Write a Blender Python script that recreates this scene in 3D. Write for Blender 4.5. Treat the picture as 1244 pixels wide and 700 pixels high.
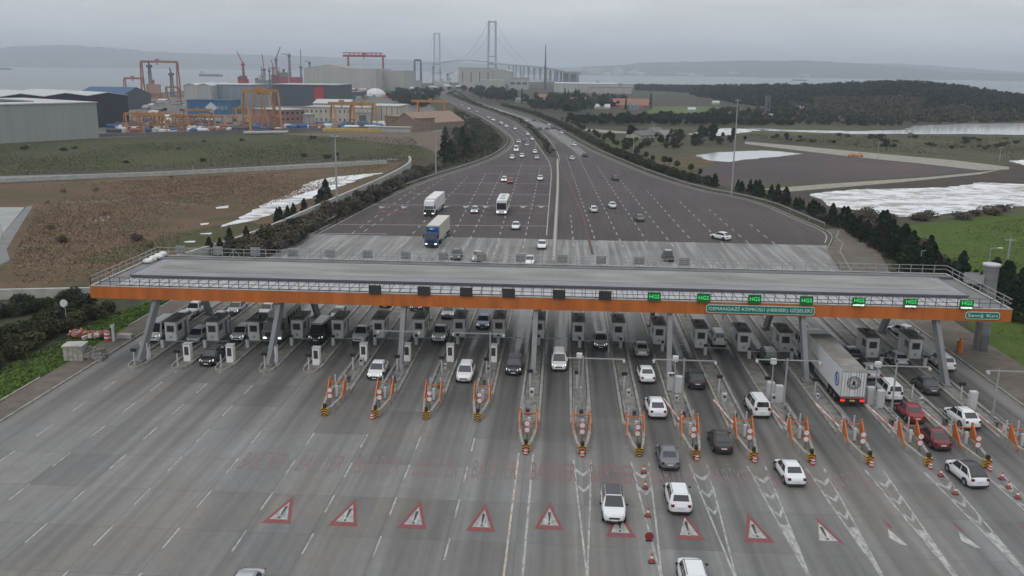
import bpy, bmesh, math, random
from mathutils import Vector, Matrix
from mathutils.geometry import tessellate_polygon
random.seed(7)
for o in list(bpy.data.objects): bpy.data.objects.remove(o)
SC = bpy.context.scene; COL = SC.collection
R = math.radians
# ---------------------------------------------------------------- camera (drone, 34 m up), world, sun, exposure
F, H = 1100.0, 34.0                      # focal length for a 1244 px wide frame, camera height
PITCH = math.atan(266/F); ROLL = 0.012; YAW = math.atan(63*math.cos(PITCH)/F)
_fw = Vector((-math.sin(YAW)*math.cos(PITCH), math.cos(YAW)*math.cos(PITCH), -math.sin(PITCH)))
_rt = Vector((math.cos(YAW), math.sin(YAW), 0)); _up = _rt.cross(_fw)
_r = _rt*math.cos(ROLL)+_up*math.sin(ROLL); _u = -_rt*math.sin(ROLL)+_up*math.cos(ROLL)
cd = bpy.data.cameras.new('camera'); cam = bpy.data.objects.new('camera', cd); COL.objects.link(cam)
cam.matrix_world = Matrix(((_r.x,_u.x,-_fw.x,0),(_r.y,_u.y,-_fw.y,0),(_r.z,_u.z,-_fw.z,H),(0,0,0,1)))
cd.sensor_width = 36; cd.lens = F/1244*36; cd.clip_start = 1; cd.clip_end = 60000
SC.camera = cam
def G(px, py, z=0.0):                    # where a point seen in the photograph stands on the ground (or at height z)
    d = _fw + _r*((px-622)/F) + _u*((350-py)/F); t = (z-H)/d.z
    return Vector((t*d.x, t*d.y))
def PR(X, Y, Z):
    v = Vector((X, Y, Z-H)); w = v.dot(_fw); return 622+F*v.dot(_r)/w, 350-F*v.dot(_u)/w
def HT(X, Y, ytop):                      # height at (X,Y) that is seen at photo row ytop
    a, b = -20.0, 600.0
    for _ in range(40):
        m = (a+b)/2
        if PR(X, Y, m)[1] > ytop: a = m
        else: b = m
    return a
W = bpy.data.worlds.new('World'); SC.world = W; W.use_nodes = True
nt = W.node_tree; nt.nodes.clear()
def N(nt, t, **k):
    n = nt.nodes.new(t)
    for a, b in k.items(): setattr(n, a, b)
    return n
SUN_EL, SUN_ROT = R(52), R(205)
wo = N(nt,'ShaderNodeOutputWorld'); bg = N(nt,'ShaderNodeBackground'); sky = N(nt,'ShaderNodeTexSky')
sky.sky_type = 'NISHITA'; sky.sun_disc = False; sky.sun_elevation = SUN_EL; sky.sun_rotation = SUN_ROT
sky.air_density = 1.0; sky.dust_density = 3.0
bg.inputs[1].default_value = 0.1
tc = N(nt,'ShaderNodeTexCoord'); sep = N(nt,'ShaderNodeSeparateXYZ'); nt.links.new(tc.outputs['Generated'], sep.inputs[0])
ramp = N(nt,'ShaderNodeValToRGB')        # overcast: darker towards the horizon, brightest overhead
nt.links.new(sep.outputs[2], ramp.inputs[0])
e = ramp.color_ramp.elements; e[0].position = 0.0; e[0].color = (.45,.49,.545,1); e[1].position = 1.0; e[1].color = (.98,.99,1.0,1)
for p, c in ((.012,(.50,.53,.565)), (.06,(.56,.58,.595)), (.11,(.56,.585,.60)), (.25,(.60,.62,.64)), (.5,(.78,.80,.82))):
    q = e.new(p); q.color = (*c, 1)
mp = N(nt,'ShaderNodeMapping'); mp.inputs['Scale'].default_value = (2.2,2.2,13)
nz = N(nt,'ShaderNodeTexNoise'); nz.inputs['Scale'].default_value = 1.6; nz.inputs['Detail'].default_value = 5; nz.inputs['Roughness'].default_value=.55
nt.links.new(tc.outputs['Generated'], mp.inputs[0]); nt.links.new(mp.outputs[0], nz.inputs['Vector'])
mr = N(nt,'ShaderNodeMapRange'); mr.inputs[1].default_value=.3; mr.inputs[2].default_value=.7; mr.inputs[3].default_value=.86; mr.inputs[4].default_value=1.17
nt.links.new(nz.outputs[0], mr.inputs[0])
grey = N(nt,'ShaderNodeVectorMath', operation='SCALE'); nt.links.new(ramp.outputs[0], grey.inputs[0]); nt.links.new(mr.outputs[0], grey.inputs['Scale'])
sc10 = N(nt,'ShaderNodeVectorMath', operation='SCALE'); sc10.inputs['Scale'].default_value = 12.0
nt.links.new(grey.outputs[0], sc10.inputs[0])
mixw = N(nt,'ShaderNodeMixRGB'); mixw.inputs[0].default_value = .93
nt.links.new(sky.outputs[0], mixw.inputs[1]); nt.links.new(sc10.outputs[0], mixw.inputs[2])
nt.links.new(mixw.outputs[0], bg.inputs[0]); nt.links.new(bg.outputs[0], wo.inputs[0])
sl = bpy.data.lights.new('sun','SUN'); sl.energy = 0.6; sl.angle = R(25); sl.color = (1,.97,.93)
so = bpy.data.objects.new('sun', sl); COL.objects.link(so)
sd = Vector((math.sin(SUN_ROT)*math.cos(SUN_EL), math.cos(SUN_ROT)*math.cos(SUN_EL), math.sin(SUN_EL)))
so.rotation_euler = sd.to_track_quat('Z','Y').to_euler()
SC.view_settings.view_transform = 'Standard'; SC.view_settings.look = 'None'; SC.view_settings.exposure = 0.0; SC.view_settings.gamma = 1
SC.view_settings.use_curve_mapping = False
SC.render.engine = 'CYCLES'; SC.cycles.use_denoising = True; SC.cycles.max_bounces = 5; SC.cycles.diffuse_bounces = 3
SC.cycles.glossy_bounces = 2; SC.cycles.transmission_bounces = 2; SC.cycles.volume_bounces = 0; SC.cycles.transparent_max_bounces = 8
SC.cycles.volume_step_rate = 5

# ---------------------------------------------------------------- materials
MATS = {}
def mat(name, col, rough=.6, metal=0.0, var=.12, scale=1.0, col2=None, spec=.5, emit=0, stretch=(1,1,1), detail=4, bump=0):
    if name in MATS: return MATS[name]
    m = bpy.data.materials.new(name); m.use_nodes = True; n = m.node_tree; b = n.nodes['Principled BSDF']
    b.inputs['Roughness'].default_value = rough; b.inputs['Metallic'].default_value = metal
    b.inputs['Specular IOR Level'].default_value = spec
    if emit:
        b.inputs['Emission Color'].default_value = (*col,1); b.inputs['Emission Strength'].default_value = emit
    if var > 0 or col2:
        g = N(n,'ShaderNodeNewGeometry'); mpn = N(n,'ShaderNodeMapping'); mpn.inputs['Scale'].default_value = stretch
        t = N(n,'ShaderNodeTexNoise'); t.inputs['Scale'].default_value = scale; t.inputs['Detail'].default_value = detail
        n.links.new(g.outputs['Position'], mpn.inputs[0]); n.links.new(mpn.outputs[0], t.inputs['Vector'])
        cr = N(n,'ShaderNodeValToRGB'); el = cr.color_ramp.elements
        c2 = col2 or tuple(min(1,c*(1+var)) for c in col); c1 = col if col2 else tuple(c*(1-var) for c in col)
        el[0].position=.33; el[0].color=(*c1,1); el[1].position=.67; el[1].color=(*c2,1)
        n.links.new(t.outputs[0], cr.inputs[0]); n.links.new(cr.outputs[0], b.inputs['Base Color'])
        if bump:
            bp = N(n,'ShaderNodeBump'); bp.inputs['Strength'].default_value=bump; bp.inputs['Distance'].default_value=.05
            n.links.new(t.outputs[0], bp.inputs['Height']); n.links.new(bp.outputs[0], b.inputs['Normal'])
    else: b.inputs['Base Color'].default_value = (*col,1)
    MATS[name] = m; return m
def node_mat(name, build, rough=.8, spec=.3):
    m = bpy.data.materials.new(name); m.use_nodes = True; n = m.node_tree; b = n.nodes['Principled BSDF']
    b.inputs['Roughness'].default_value = rough; b.inputs['Specular IOR Level'].default_value = spec
    build(n, b); MATS[name] = m; return m
def noise(n, vec, scale, stretch=(1,1,1), detail=4, rough=.55, loc=(0,0,0)):
    mpn = N(n,'ShaderNodeMapping'); mpn.inputs['Scale'].default_value = stretch; mpn.inputs['Location'].default_value = loc
    t = N(n,'ShaderNodeTexNoise'); t.inputs['Scale'].default_value = scale; t.inputs['Detail'].default_value = detail; t.inputs['Roughness'].default_value=rough
    n.links.new(vec, mpn.inputs[0]); n.links.new(mpn.outputs[0], t.inputs['Vector']); return t.outputs[0]
def math_(n, op, a, b=None, clamp=False):
    x = N(n,'ShaderNodeMath', operation=op, use_clamp=clamp)
    for i, v in enumerate((a, b)):
        if v is None: continue
        if isinstance(v,(int,float)): x.inputs[i].default_value = v
        else: n.links.new(v, x.inputs[i])
    return x.outputs[0]
def rng(n, v, a, b, c, d):
    x = N(n,'ShaderNodeMapRange'); n.links.new(v, x.inputs[0])
    for i, q in enumerate((a,b,c,d)): x.inputs[i+1].default_value = q
    return x.outputs[0]
def mixc(n, f, a, b, mode='MIX'):
    x = N(n,'ShaderNodeMixRGB', blend_type=mode)
    if isinstance(f,(int,float)): x.inputs[0].default_value=f
    else: n.links.new(f, x.inputs[0])
    for i, v in ((1,a),(2,b)):
        if isinstance(v, tuple): x.inputs[i].default_value = (*v,1)
        else: n.links.new(v, x.inputs[i])
    return x.outputs[0]
def setc(n, b, c): n.links.new(c, b.inputs['Base Color'])

X0, DX = -48.9, 5.12                      # centre line of the first toll island, lane pitch
def b_concrete(n, b):
    pos = N(n,'ShaderNodeNewGeometry').outputs['Position']; s = N(n,'ShaderNodeSeparateXYZ'); n.links.new(pos, s.inputs[0])
    xs = math_(n,'DIVIDE', math_(n,'SUBTRACT', s.outputs[0], X0), DX); ys = math_(n,'DIVIDE', math_(n,'ADD', s.outputs[1], 3.1), 6.35)
    cx = N(n,'ShaderNodeCombineXYZ'); n.links.new(math_(n,'FLOOR',xs), cx.inputs[0]); n.links.new(math_(n,'FLOOR',ys), cx.inputs[1])
    wn = N(n,'ShaderNodeTexWhiteNoise'); n.links.new(cx.outputs[0], wn.inputs['Vector'])
    base = mixc(n, wn.outputs[0], (.120,.118,.115), (.184,.182,.178))
    # two or three slabs have weathered brown
    br = noise(n, pos, .09, (1,.6,1), 5, .6, (13,4,0)); base = mixc(n, rng(n,br,.47,.60,0,.85), base, (.165,.148,.128))
    big = noise(n, pos, .05, (1,1,1), 3); base = mixc(n, rng(n,big,.35,.7,0,.4), base, (.225,.23,.235))
    fine = noise(n, pos, 1.6, (1,.5,1), 8, .7); base = mixc(n, 1.0, base, rngc(n,fine,.3,.7,.84,1.13), 'MULTIPLY')
    streak = noise(n, pos, 1.0, (1.5,.022,1), 4, .6); base = mixc(n, 1.0, base, rngc(n,streak,.32,.68,.84,1.15), 'MULTIPLY')
    # rubber and oil where wheels and sumps run, lane by lane
    fr = math_(n,'FRACT', xs); c = math_(n,'ABSOLUTE', math_(n,'SUBTRACT', fr, .5))
    band = rng(n, c, .12, .36, 1, 0); tr = math_(n,'ABSOLUTE', math_(n,'SUBTRACT', c, .17)); trk = rng(n, tr, .02, .085, 1, 0)
    reach = math_(n,'ADD', rng(n, math_(n,'ABSOLUTE', math_(n,'SUBTRACT', s.outputs[1], 104)), 12, 34, .95, .12), math_(n,'MULTIPLY', rng(n, s.outputs[0], -22, 4, 0, .62), rng(n, math_(n,'ABSOLUTE', math_(n,'SUBTRACT', s.outputs[1], 90)), 10, 60, 1, .35)))
    k = math_(n,'MULTIPLY', math_(n,'ADD', math_(n,'MULTIPLY',band,.50), math_(n,'MULTIPLY',trk,.16)), reach)
    k = math_(n,'MULTIPLY', k, rng(n, noise(n,pos,.8,(.6,.03,1),3,.5,(5,2,0)), .3,.7,.5,1.35), True)
    base = mixc(n, k, base, (.046,.045,.045))
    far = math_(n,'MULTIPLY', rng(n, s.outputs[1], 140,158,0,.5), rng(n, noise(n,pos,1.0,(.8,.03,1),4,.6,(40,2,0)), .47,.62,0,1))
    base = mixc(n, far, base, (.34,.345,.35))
    # joints
    jx = math_(n,'ABSOLUTE', math_(n,'SUBTRACT', fr, .5)); jm = rng(n, jx, .490,.494,0,1)
    jy = math_(n,'ABSOLUTE', math_(n,'SUBTRACT', math_(n,'FRACT',ys), .5)); jn = rng(n, jy, .491,.495,0,1)
    base = mixc(n, math_(n,'MULTIPLY', math_(n,'MAXIMUM',jm,jn), .42), base, (.08,.08,.08))
    setc(n, b, base)
    wet = math_(n,'MULTIPLY', rng(n, s.outputs[1], 100,108,0,1), rng(n, s.outputs[1], 150,175,1,0))
    wet = math_(n,'MULTIPLY', wet, rng(n, noise(n,pos,.9,(.7,.02,1),3,.5,(3,8,0)), .45,.6,0,1))
    n.links.new(math_(n,'SUBTRACT', rng(n, fine, .3,.7,.55,.8), math_(n,'MULTIPLY', wet, .42)), b.inputs['Roughness'])
def rngc(n, v, a, b, c, d):
    o = rng(n, v, a, b, c, d); x = N(n,'ShaderNodeCombineXYZ')
    for i in range(3): n.links.new(o, x.inputs[i])
    return x.outputs[0]
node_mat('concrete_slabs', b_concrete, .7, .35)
def b_asph(n, b):
    pos = N(n,'ShaderNodeNewGeometry').outputs['Position']
    c = mixc(n, rng(n,noise(n,pos,.06,(1,.35,1),4),.35,.65,0,1), (.050,.040,.041), (.068,.056,.057))
    c = mixc(n, 1.0, c, rngc(n,noise(n,pos,1.2,(1.2,.03,1),4),.3,.7,.82,1.22), 'MULTIPLY')
    c = mixc(n, 1.0, c, rngc(n,noise(n,pos,3,(1,1,1),6,.7),.3,.7,.88,1.12), 'MULTIPLY'); setc(n,b,c)
node_mat('red_asphalt', b_asph, .8, .3)
def b_land(n, b):
    pos = N(n,'ShaderNodeNewGeometry').outputs['Position']
    c = mixc(n, rng(n,noise(n,pos,.012,(1,1,1),6,.6),.4,.6,0,1), (.050,.052,.032), (.066,.056,.042))
    c = mixc(n, rng(n,noise(n,pos,.03,(1,1.6,1),6,.65,(30,9,0)),.5,.66,0,.85), c, (.055,.050,.038))
    c = mixc(n, 1.0, c, rngc(n,noise(n,pos,.5,(1,1,1),8,.72),.3,.7,.6,1.45), 'MULTIPLY'); setc(n,b,c)
node_mat('rough_land', b_land, .95, .1)
def fieldmat(name, a, bb, c3, s=.05, contrast=(.6,1.4), st=(1,1,1)):
    def f(n, b):
        pos = N(n,'ShaderNodeNewGeometry').outputs['Position']
        c = mixc(n, rng(n,noise(n,pos,s,st,6,.62),.42,.58,0,1), a, bb)
        c = mixc(n, rng(n,noise(n,pos,s*2.7,st,6,.65,(7,3,0)),.5,.68,0,.9), c, c3)
        c = mixc(n, 1.0, c, rngc(n,noise(n,pos,.9,(1,1,1),9,.75),.3,.7,*contrast), 'MULTIPLY'); setc(n,b,c)
    return node_mat(name, f, .95, .1)
fieldmat('scrub_land', (.128,.086,.056), (.096,.072,.046), (.062,.068,.030), .028, (.72,1.28))
fieldmat('olive_field', (.062,.068,.028), (.052,.056,.026), (.080,.068,.045), .03)
fieldmat('bright_grass', (.056,.094,.016), (.072,.106,.022), (.052,.072,.022), .1, (.75,1.25))
fieldmat('far_olive', (.078,.082,.042), (.070,.064,.042), (.050,.052,.034), .012, (.8,1.2), (1,2.2,1))
fieldmat('brown_soil', (.150,.112,.088), (.125,.10,.082), (.10,.088,.062), .05)
fieldmat('mauve_lot', (.092,.073,.076), (.078,.065,.067), (.108,.086,.078), .02, (.88,1.12), (1,.5,1))
fieldmat('dark_slope', (.045,.050,.030), (.060,.055,.040), (.040,.040,.030), .06)
fieldmat('paving_brown', (.125,.108,.092), (.15,.132,.115), (.095,.088,.075), .2, (.85,1.15))
fieldmat('marsh_edge', (.075,.058,.048), (.06,.052,.042), (.048,.045,.035), .08)
fieldmat('yard_ground', (.15,.145,.135), (.12,.115,.108), (.19,.185,.175), .05, (.8,1.2))
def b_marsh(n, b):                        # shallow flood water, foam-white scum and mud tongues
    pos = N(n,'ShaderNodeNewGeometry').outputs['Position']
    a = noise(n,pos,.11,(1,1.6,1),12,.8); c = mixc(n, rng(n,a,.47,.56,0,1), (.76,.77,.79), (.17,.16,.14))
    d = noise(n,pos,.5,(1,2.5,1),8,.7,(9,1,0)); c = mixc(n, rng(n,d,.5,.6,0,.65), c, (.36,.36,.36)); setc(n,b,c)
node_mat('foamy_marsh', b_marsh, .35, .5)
WATER = mat('calm_water', (.50,.52,.54), .12, 0, .06, .02)
def b_sea(n, b):
    pos = N(n,'ShaderNodeNewGeometry').outputs['Position']
    c = mixc(n, rng(n,noise(n,pos,.0012,(1,4,1),5),.35,.65,0,1), (.10,.125,.135), (.15,.175,.185)); setc(n,b,c)
    bp = N(n,'ShaderNodeBump'); bp.inputs['Strength'].default_value=.6; bp.inputs['Distance'].default_value=1.5
    n.links.new(noise(n,pos,.05,(1,1,1),5), bp.inputs['Height']); n.links.new(bp.outputs[0], b.inputs['Normal'])
node_mat('sea', b_sea, .35, .4)
def b_paint(col, under, lo=.42, hi=.56):
    def f(n, b):
        pos = N(n,'ShaderNodeNewGeometry').outputs['Position']
        setc(n,b, mixc(n, rng(n,noise(n,pos,2.2,(1.6,.5,1),8,.75),lo,hi,0,1), col, under))
    return f
node_mat('white_paint', b_paint((.40,.40,.39),(.19,.19,.185),.42,.60), .6)
node_mat('faded_white_paint', b_paint((.46,.45,.43),(.25,.245,.24),.40,.62), .6)
node_mat('cream_paint', b_paint((.48,.41,.33),(.20,.18,.16),.45,.62), .6)
node_mat('red_paint', b_paint((.22,.042,.048),(.17,.08,.08),.45,.62), .6)
node_mat('worn_red_paint', b_paint((.21,.10,.10),(.155,.12,.118),.42,.60), .7)
node_mat('faint_red_paint', b_paint((.205,.125,.123),(.165,.15,.147),.40,.58), .7)
node_mat('dark_red_stripe', b_paint((.13,.03,.036),(.06,.045,.047),.38,.56), .7)
node_mat('highway_white', b_paint((.42,.41,.41),(.22,.21,.21),.45,.62), .6)
BLK = mat('black_paint', (.03,.03,.035), .6, var=0)
KERB = mat('kerb_concrete', (.24,.23,.205), .85, var=.22, scale=1.3, bump=.3)
KERB2 = mat('precast_concrete', (.36,.36,.34), .8, var=.15, scale=.8, bump=.2)
ISL = mat('island_fill', (.16,.155,.14), .9, var=.3, scale=1.1)
ORANGE = mat('orange_cladding', (.43,.115,.018), .5, var=.17, scale=.9, stretch=(1,1,.12))
ORG2 = mat('orange_gate_paint', (.46,.135,.035), .5, var=.12, scale=2)
ROOFG = mat('roof_membrane', (.215,.215,.208), .85, var=.24, scale=.3, stretch=(.4,1.3,1), detail=8)
DECK = mat('deck_grey', (.15,.157,.162), .7, var=.15, scale=.5)
TRIM = mat('dark_grey_trim', (.085,.09,.10), .55, var=.1)
PANEL = mat('pale_panel', (.44,.45,.46), .55, var=.08, scale=.5)
STEEL = mat('galvanised_steel', (.34,.35,.36), .45, .3, var=.1)
DSTEEL = mat('dark_steel', (.12,.125,.13), .5, .3, var=.1)
CSTEEL = mat('column_grey', (.19,.20,.21), .5, .1, var=.12, scale=.6)
BLACK = mat('matt_black', (.018,.018,.02), .6, var=0)
GLASS = mat('dark_glass', (.022,.026,.030), .07, var=0, spec=.8)
BGLASS = mat('booth_glass', (.05,.055,.06), .1, var=0, spec=.7)
BOOTH = mat('booth_panel', (.74,.75,.76), .5, var=.06)
BOOTHR = mat('booth_roof', (.16,.155,.145), .8, var=.25, scale=1.5)
WHITE = mat('white_enamel', (.62,.63,.62), .45, var=.05)
CABIN = mat('cabinet_white', (.50,.52,.51), .5, var=.08)
REDP = mat('red_enamel', (.45,.04,.04), .45, var=.08)
IWALL = mat('island_wall', (.25,.24,.215), .85, var=.2, scale=1.5)
YEL = mat('hazard_yellow', (.50,.27,.03), .5, var=.08)
GRNLED = mat('green_led', (.05,.8,.18), .5, var=0, emit=.5)
WHTLED = mat('white_led', (.75,.95,.75), .5, var=0, emit=.7)
DGREEN = mat('dark_green_panel', (.012,.10,.025), .5, var=0)
TEAL = mat('teal_sign', (.0,.16,.125), .4, var=.05)
TEALW = mat('sign_white', (.50,.62,.55), .5, var=0)
AMBER = mat('amber_lamp', (1,.25,.05), .4, var=0, emit=1.2)
TYRE = mat('tyre_rubber', (.02,.02,.021), .85, var=0)
RIM = mat('alloy_rim', (.30,.31,.32), .35, .6, var=0)
HEAD = mat('headlamp', (.80,.82,.85), .15, var=0, spec=.8)
HEADON = mat('headlamp_lit', (1,.97,.9), .3, var=0, emit=1.6)
TAIL = mat('tail_lamp', (.15,.012,.012), .25, var=0)
TAILON = mat('tail_lamp_lit', (.9,.04,.03), .25, var=0, emit=.7)
PLATE = mat('number_plate', (.65,.65,.65), .5, var=0)
PINK = mat('rose_wall', (.27,.15,.135), .8, var=.15, scale=.2)
def paint(name, c): return mat('paint_'+name, c, .28, .0, 0, spec=.6)
PAINTS = {'white':paint('white',(.66,.68,.70)), 'silver':mat('paint_silver',(.40,.42,.44),.3,.3,0), 'grey':mat('paint_grey',(.16,.17,.185),.3,.3,0),
  'black':paint('black',(.022,.022,.026)), 'dark':paint('dark',(.05,.055,.065)), 'red':paint('red',(.22,.018,.025)), 'blue':paint('blue',(.02,.07,.22)),
  'green':paint('green',(.02,.055,.04)), 'cream':paint('cream',(.5,.46,.38)), 'maroon':paint('maroon',(.13,.02,.028)), 'bluegrey':mat('paint_bluegrey',(.17,.20,.27),.3,.3,0)}

# ---------------------------------------------------------------- mesh helpers
class MB:
    def __init__(s): s.v=[]; s.f=[]; s.m=[]
    def add(s, vs, fs, m=0):
        o=len(s.v); s.v += [tuple(v) for v in vs]; s.f += [tuple(i+o for i in f) for f in fs]; s.m += [m]*len(fs); return s
    def box(s, x0,x1,y0,y1,z0,z1, m=0):
        return s.add([(x0,y0,z0),(x1,y0,z0),(x1,y1,z0),(x0,y1,z0),(x0,y0,z1),(x1,y0,z1),(x1,y1,z1),(x0,y1,z1)],
            [(3,2,1,0),(4,5,6,7),(0,1,5,4),(1,2,6,5),(2,3,7,6),(3,0,4,7)], m)
    def cbox(s, c, d, m=0): return s.box(c[0]-d[0]/2,c[0]+d[0]/2,c[1]-d[1]/2,c[1]+d[1]/2,c[2]-d[2]/2,c[2]+d[2]/2,m)
    def bar(s, a, b, w, h=None, m=0):     # box beam between two points
        a=Vector(a); b=Vector(b); h=h or w; d=(b-a); q=d.to_track_quat('Z','Y').to_matrix()
        X=q@Vector((w/2,0,0)); Y=q@Vector((0,h/2,0)); vs=[]
        for p in (a,b):
            for sx,sy in ((-1,-1),(1,-1),(1,1),(-1,1)): vs.append(p+X*sx+Y*sy)
        return s.add(vs,[(3,2,1,0),(4,5,6,7),(0,1,5,4),(1,2,6,5),(2,3,7,6),(3,0,4,7)],m)
    def tube(s, a, b, r, r2=None, n=8, m=0):
        a=Vector(a); b=Vector(b); r2=r if r2 is None else r2; q=(b-a).to_track_quat('Z','Y').to_matrix(); vs=[]
        for p,rr in ((a,r),(b,r2)):
            for i in range(n): t=2*math.pi*i/n; vs.append(p+q@Vector((rr*math.cos(t),rr*math.sin(t),0)))
        return s.add(vs,[(i,(i+1)%n,n+(i+1)%n,n+i) for i in range(n)]+[tuple(range(n-1,-1,-1)),tuple(range(n,2*n))],m)
    def prism(s, pts, z0, z1, m=0):
        n=len(pts); vs=[(p[0],p[1],z0) for p in pts]+[(p[0],p[1],z1) for p in pts]
        tris=tessellate_polygon([[Vector((p[0],p[1],0)) for p in pts]])
        fs=[(i,(i+1)%n,n+(i+1)%n,n+i) for i in range(n)]
        a=sum(pts[i][0]*pts[(i+1)%n][1]-pts[(i+1)%n][0]*pts[i][1] for i in range(n))
        if a<0: fs=[f[::-1] for f in fs]
        for t in tris:
            A,B,C=[pts[i] for i in t]; ar=(B[0]-A[0])*(C[1]-A[1])-(C[0]-A[0])*(B[1]-A[1])
            t=t if ar>0 else t[::-1]; fs.append(tuple(i+n for i in t)); fs.append(tuple(t[::-1]))
        return s.add(vs,fs,m)
    def sheet(s, pts, z, m=0):
        tris=tessellate_polygon([[Vector((p[0],p[1],0)) for p in pts]]); fs=[]
        for t in tris:
            A,B,C=[pts[i] for i in t]; ar=(B[0]-A[0])*(C[1]-A[1])-(C[0]-A[0])*(B[1]-A[1]); fs.append(t if ar>0 else t[::-1])
        return s.add([(p[0],p[1],z) for p in pts],fs,m)
    def strip(s, line, w, z, m=0):        # flat ribbon along a polyline
        L=[Vector(p[:2]) for p in line]; vs=[]
        for i,p in enumerate(L):
            d=(L[min(i+1,len(L)-1)]-L[max(i-1,0)]).normalized(); nn=Vector((-d.y,d.x))*w/2; vs+= [(p.x+nn.x,p.y+nn.y,z),(p.x-nn.x,p.y-nn.y,z)]
        return s.add(vs,[(2*i+1,2*i+3,2*i+2,2*i) for i in range(len(L)-1)],m)
    def wall(s, line, w, z0, z1, m=0, wt=None):
        L=[Vector(p[:2]) for p in line]; vs=[]; wt=wt or w
        for i,p in enumerate(L):
            d=(L[min(i+1,len(L)-1)]-L[max(i-1,0)]).normalized(); nn=Vector((-d.y,d.x)); a=nn*w/2; c=nn*wt/2
            vs+=[(p.x+a.x,p.y+a.y,z0),(p.x-a.x,p.y-a.y,z0),(p.x-c.x,p.y-c.y,z1),(p.x+c.x,p.y+c.y,z1)]
        fs=[]
        for i in range(len(L)-1):
            o=4*i; fs+=[(o+3,o+2,o+6,o+7),(o+1,o+5,o+6,o+2),(o,o+3,o+7,o+4)]
        fs+=[(0,1,2,3),(4*len(L)-1,4*len(L)-2,4*len(L)-3,4*len(L)-4)]
        return s.add(vs,fs,m)
    def mesh(s, name, mats, bevel=0, smooth=False):
        me=bpy.data.meshes.new(name); me.from_pydata(s.v,[],s.f)
        for mm in (mats if isinstance(mats,(list,tuple)) else [mats]): me.materials.append(mm)
        me.polygons.foreach_set('material_index', s.m)
        if bevel:
            bm=bmesh.new(); bm.from_mesh(me); bmesh.ops.remove_doubles(bm, verts=bm.verts, dist=.0005)
            ed=[e for e in bm.edges if len(e.link_faces)==2 and e.calc_face_angle(0)>.5]
            bmesh.ops.bevel(bm, geom=ed, offset=bevel, segments=2, affect='EDGES', clamp_overlap=True); bm.to_mesh(me); bm.free()
        if smooth:
            me.polygons.foreach_set('use_smooth',[True]*len(me.polygons)); me.set_sharp_from_angle(angle=R(38))
        me.update(); return me
    def build(s, name, mats, parent=None, bevel=0, smooth=False, loc=None):
        o=bpy.data.objects.new(name, s.mesh(name,mats,bevel,smooth)); COL.objects.link(o)
        if parent: o.parent=parent
        if loc: o.location=loc
        return o
def tag(o, label=None, cat=None, group=None, kind=None):
    if label: o['label']=label
    if cat: o['category']=cat
    if group: o['group']=group
    if kind: o['kind']=kind
    return o
def empty(name, loc=(0,0,0), rz=0, label=None, cat=None, group=None):
    o=bpy.data.objects.new(name,None); COL.objects.link(o); o.location=loc if len(loc)==3 else (loc[0],loc[1],0); o.rotation_euler=(0,0,rz)
    o.empty_display_size=.2; return tag(o,label,cat,group)
def obj_of(name, me, parent=None, loc=None):
    o=bpy.data.objects.new(name,me); COL.objects.link(o)
    if parent: o.parent=parent
    if loc is not None: o.location=loc
    return o
KIDS={}
def copy_tree(o, parent=None):
    c=o.copy(); COL.objects.link(c)
    if parent: c.parent=parent
    for ch in o.children: copy_tree(ch,c)
    return c
def text_mesh(txt, size, ext=.01, align='CENTER', sx=1.0):
    cu=bpy.data.curves.new('lettering','FONT'); cu.body=txt; cu.size=size; cu.extrude=ext; cu.align_x=align; cu.align_y='CENTER'; cu.resolution_u=2
    o=bpy.data.objects.new('lettering',cu); COL.objects.link(o); dg=bpy.context.evaluated_depsgraph_get()
    me=bpy.data.meshes.new_from_object(o.evaluated_get(dg)); bpy.data.objects.remove(o); return me
ORD=['first','second','third','fourth','fifth','sixth','seventh','eighth','ninth','tenth','eleventh','twelfth','thirteenth','fourteenth','fifteenth','sixteenth','seventeenth','eighteenth','nineteenth','twentieth']
def P(*pts): return [G(*p) for p in pts]
def structure(name, mb, m, smooth=False): return tag(mb.build(name,m,smooth=smooth), kind='structure')
# ================================================================ SETTING
# sea and land
m=MB(); m.sheet([(-30000,-400),(30000,-400),(30000,30000),(-30000,30000)],-2.0); structure('sea',m,MATS['sea'])
coast=P((-260,124),(-100,121),(0,119),(150,116),(230,110),(300,106),(380,104),(480,102),(560,100),(690,99.5),(760,101.5),(850,103),(950,106),(1100,110),(1300,115),(1600,121),(2200,136))
m=MB(); m.sheet([(-3500,-300)]+[(-3500,coast[0].y)]+[tuple(p) for p in coast]+[(4000,coast[-1].y),(4000,-300)],0.0); structure('ground',m,MATS['rough_land'])
def patch(name, pts, z, m, kind='structure'):
    mb=MB(); mb.sheet([tuple(p) for p in pts], z); o=mb.build(name,m); return tag(o,kind=kind)
patch('yard_ground', P((-200,176),(0,172),(120,168),(230,163),(330,160),(420,160),(470,158),(540,160),(535,140),(520,125),(420,112),(330,110),(230,113),(0,121),(-200,126)), .02, MATS['yard_ground'])
patch('field', P((-300,222),(0,212),(250,198),(490,190),(525,196),(530,206),(560,190),(545,165),(440,160),(330,162),(120,170),(-300,186)), .024, MATS['olive_field'])
patch('soil', P((330,163),(440,160),(545,160),(548,185),(528,185),(515,178),(440,171),(400,166)), .028, MATS['brown_soil'])
patch('scrub_ground', P((-350,240),(0,224),(200,214),(400,204),(490,197),(440,232),(400,250),(330,282),(240,310),(180,338),(60,352),(-60,355),(-350,372)), .02, MATS['scrub_land'])
patch('grass_patch', P((95,312),(150,300),(215,283),(300,268),(320,275),(250,297),(175,312),(110,322)), .026, MATS['olive_field'])
patch('dirt_path', P((75,245),(160,243),(240,248),(238,250),(160,246),(75,247)), .03, MATS['brown_soil'])
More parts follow.
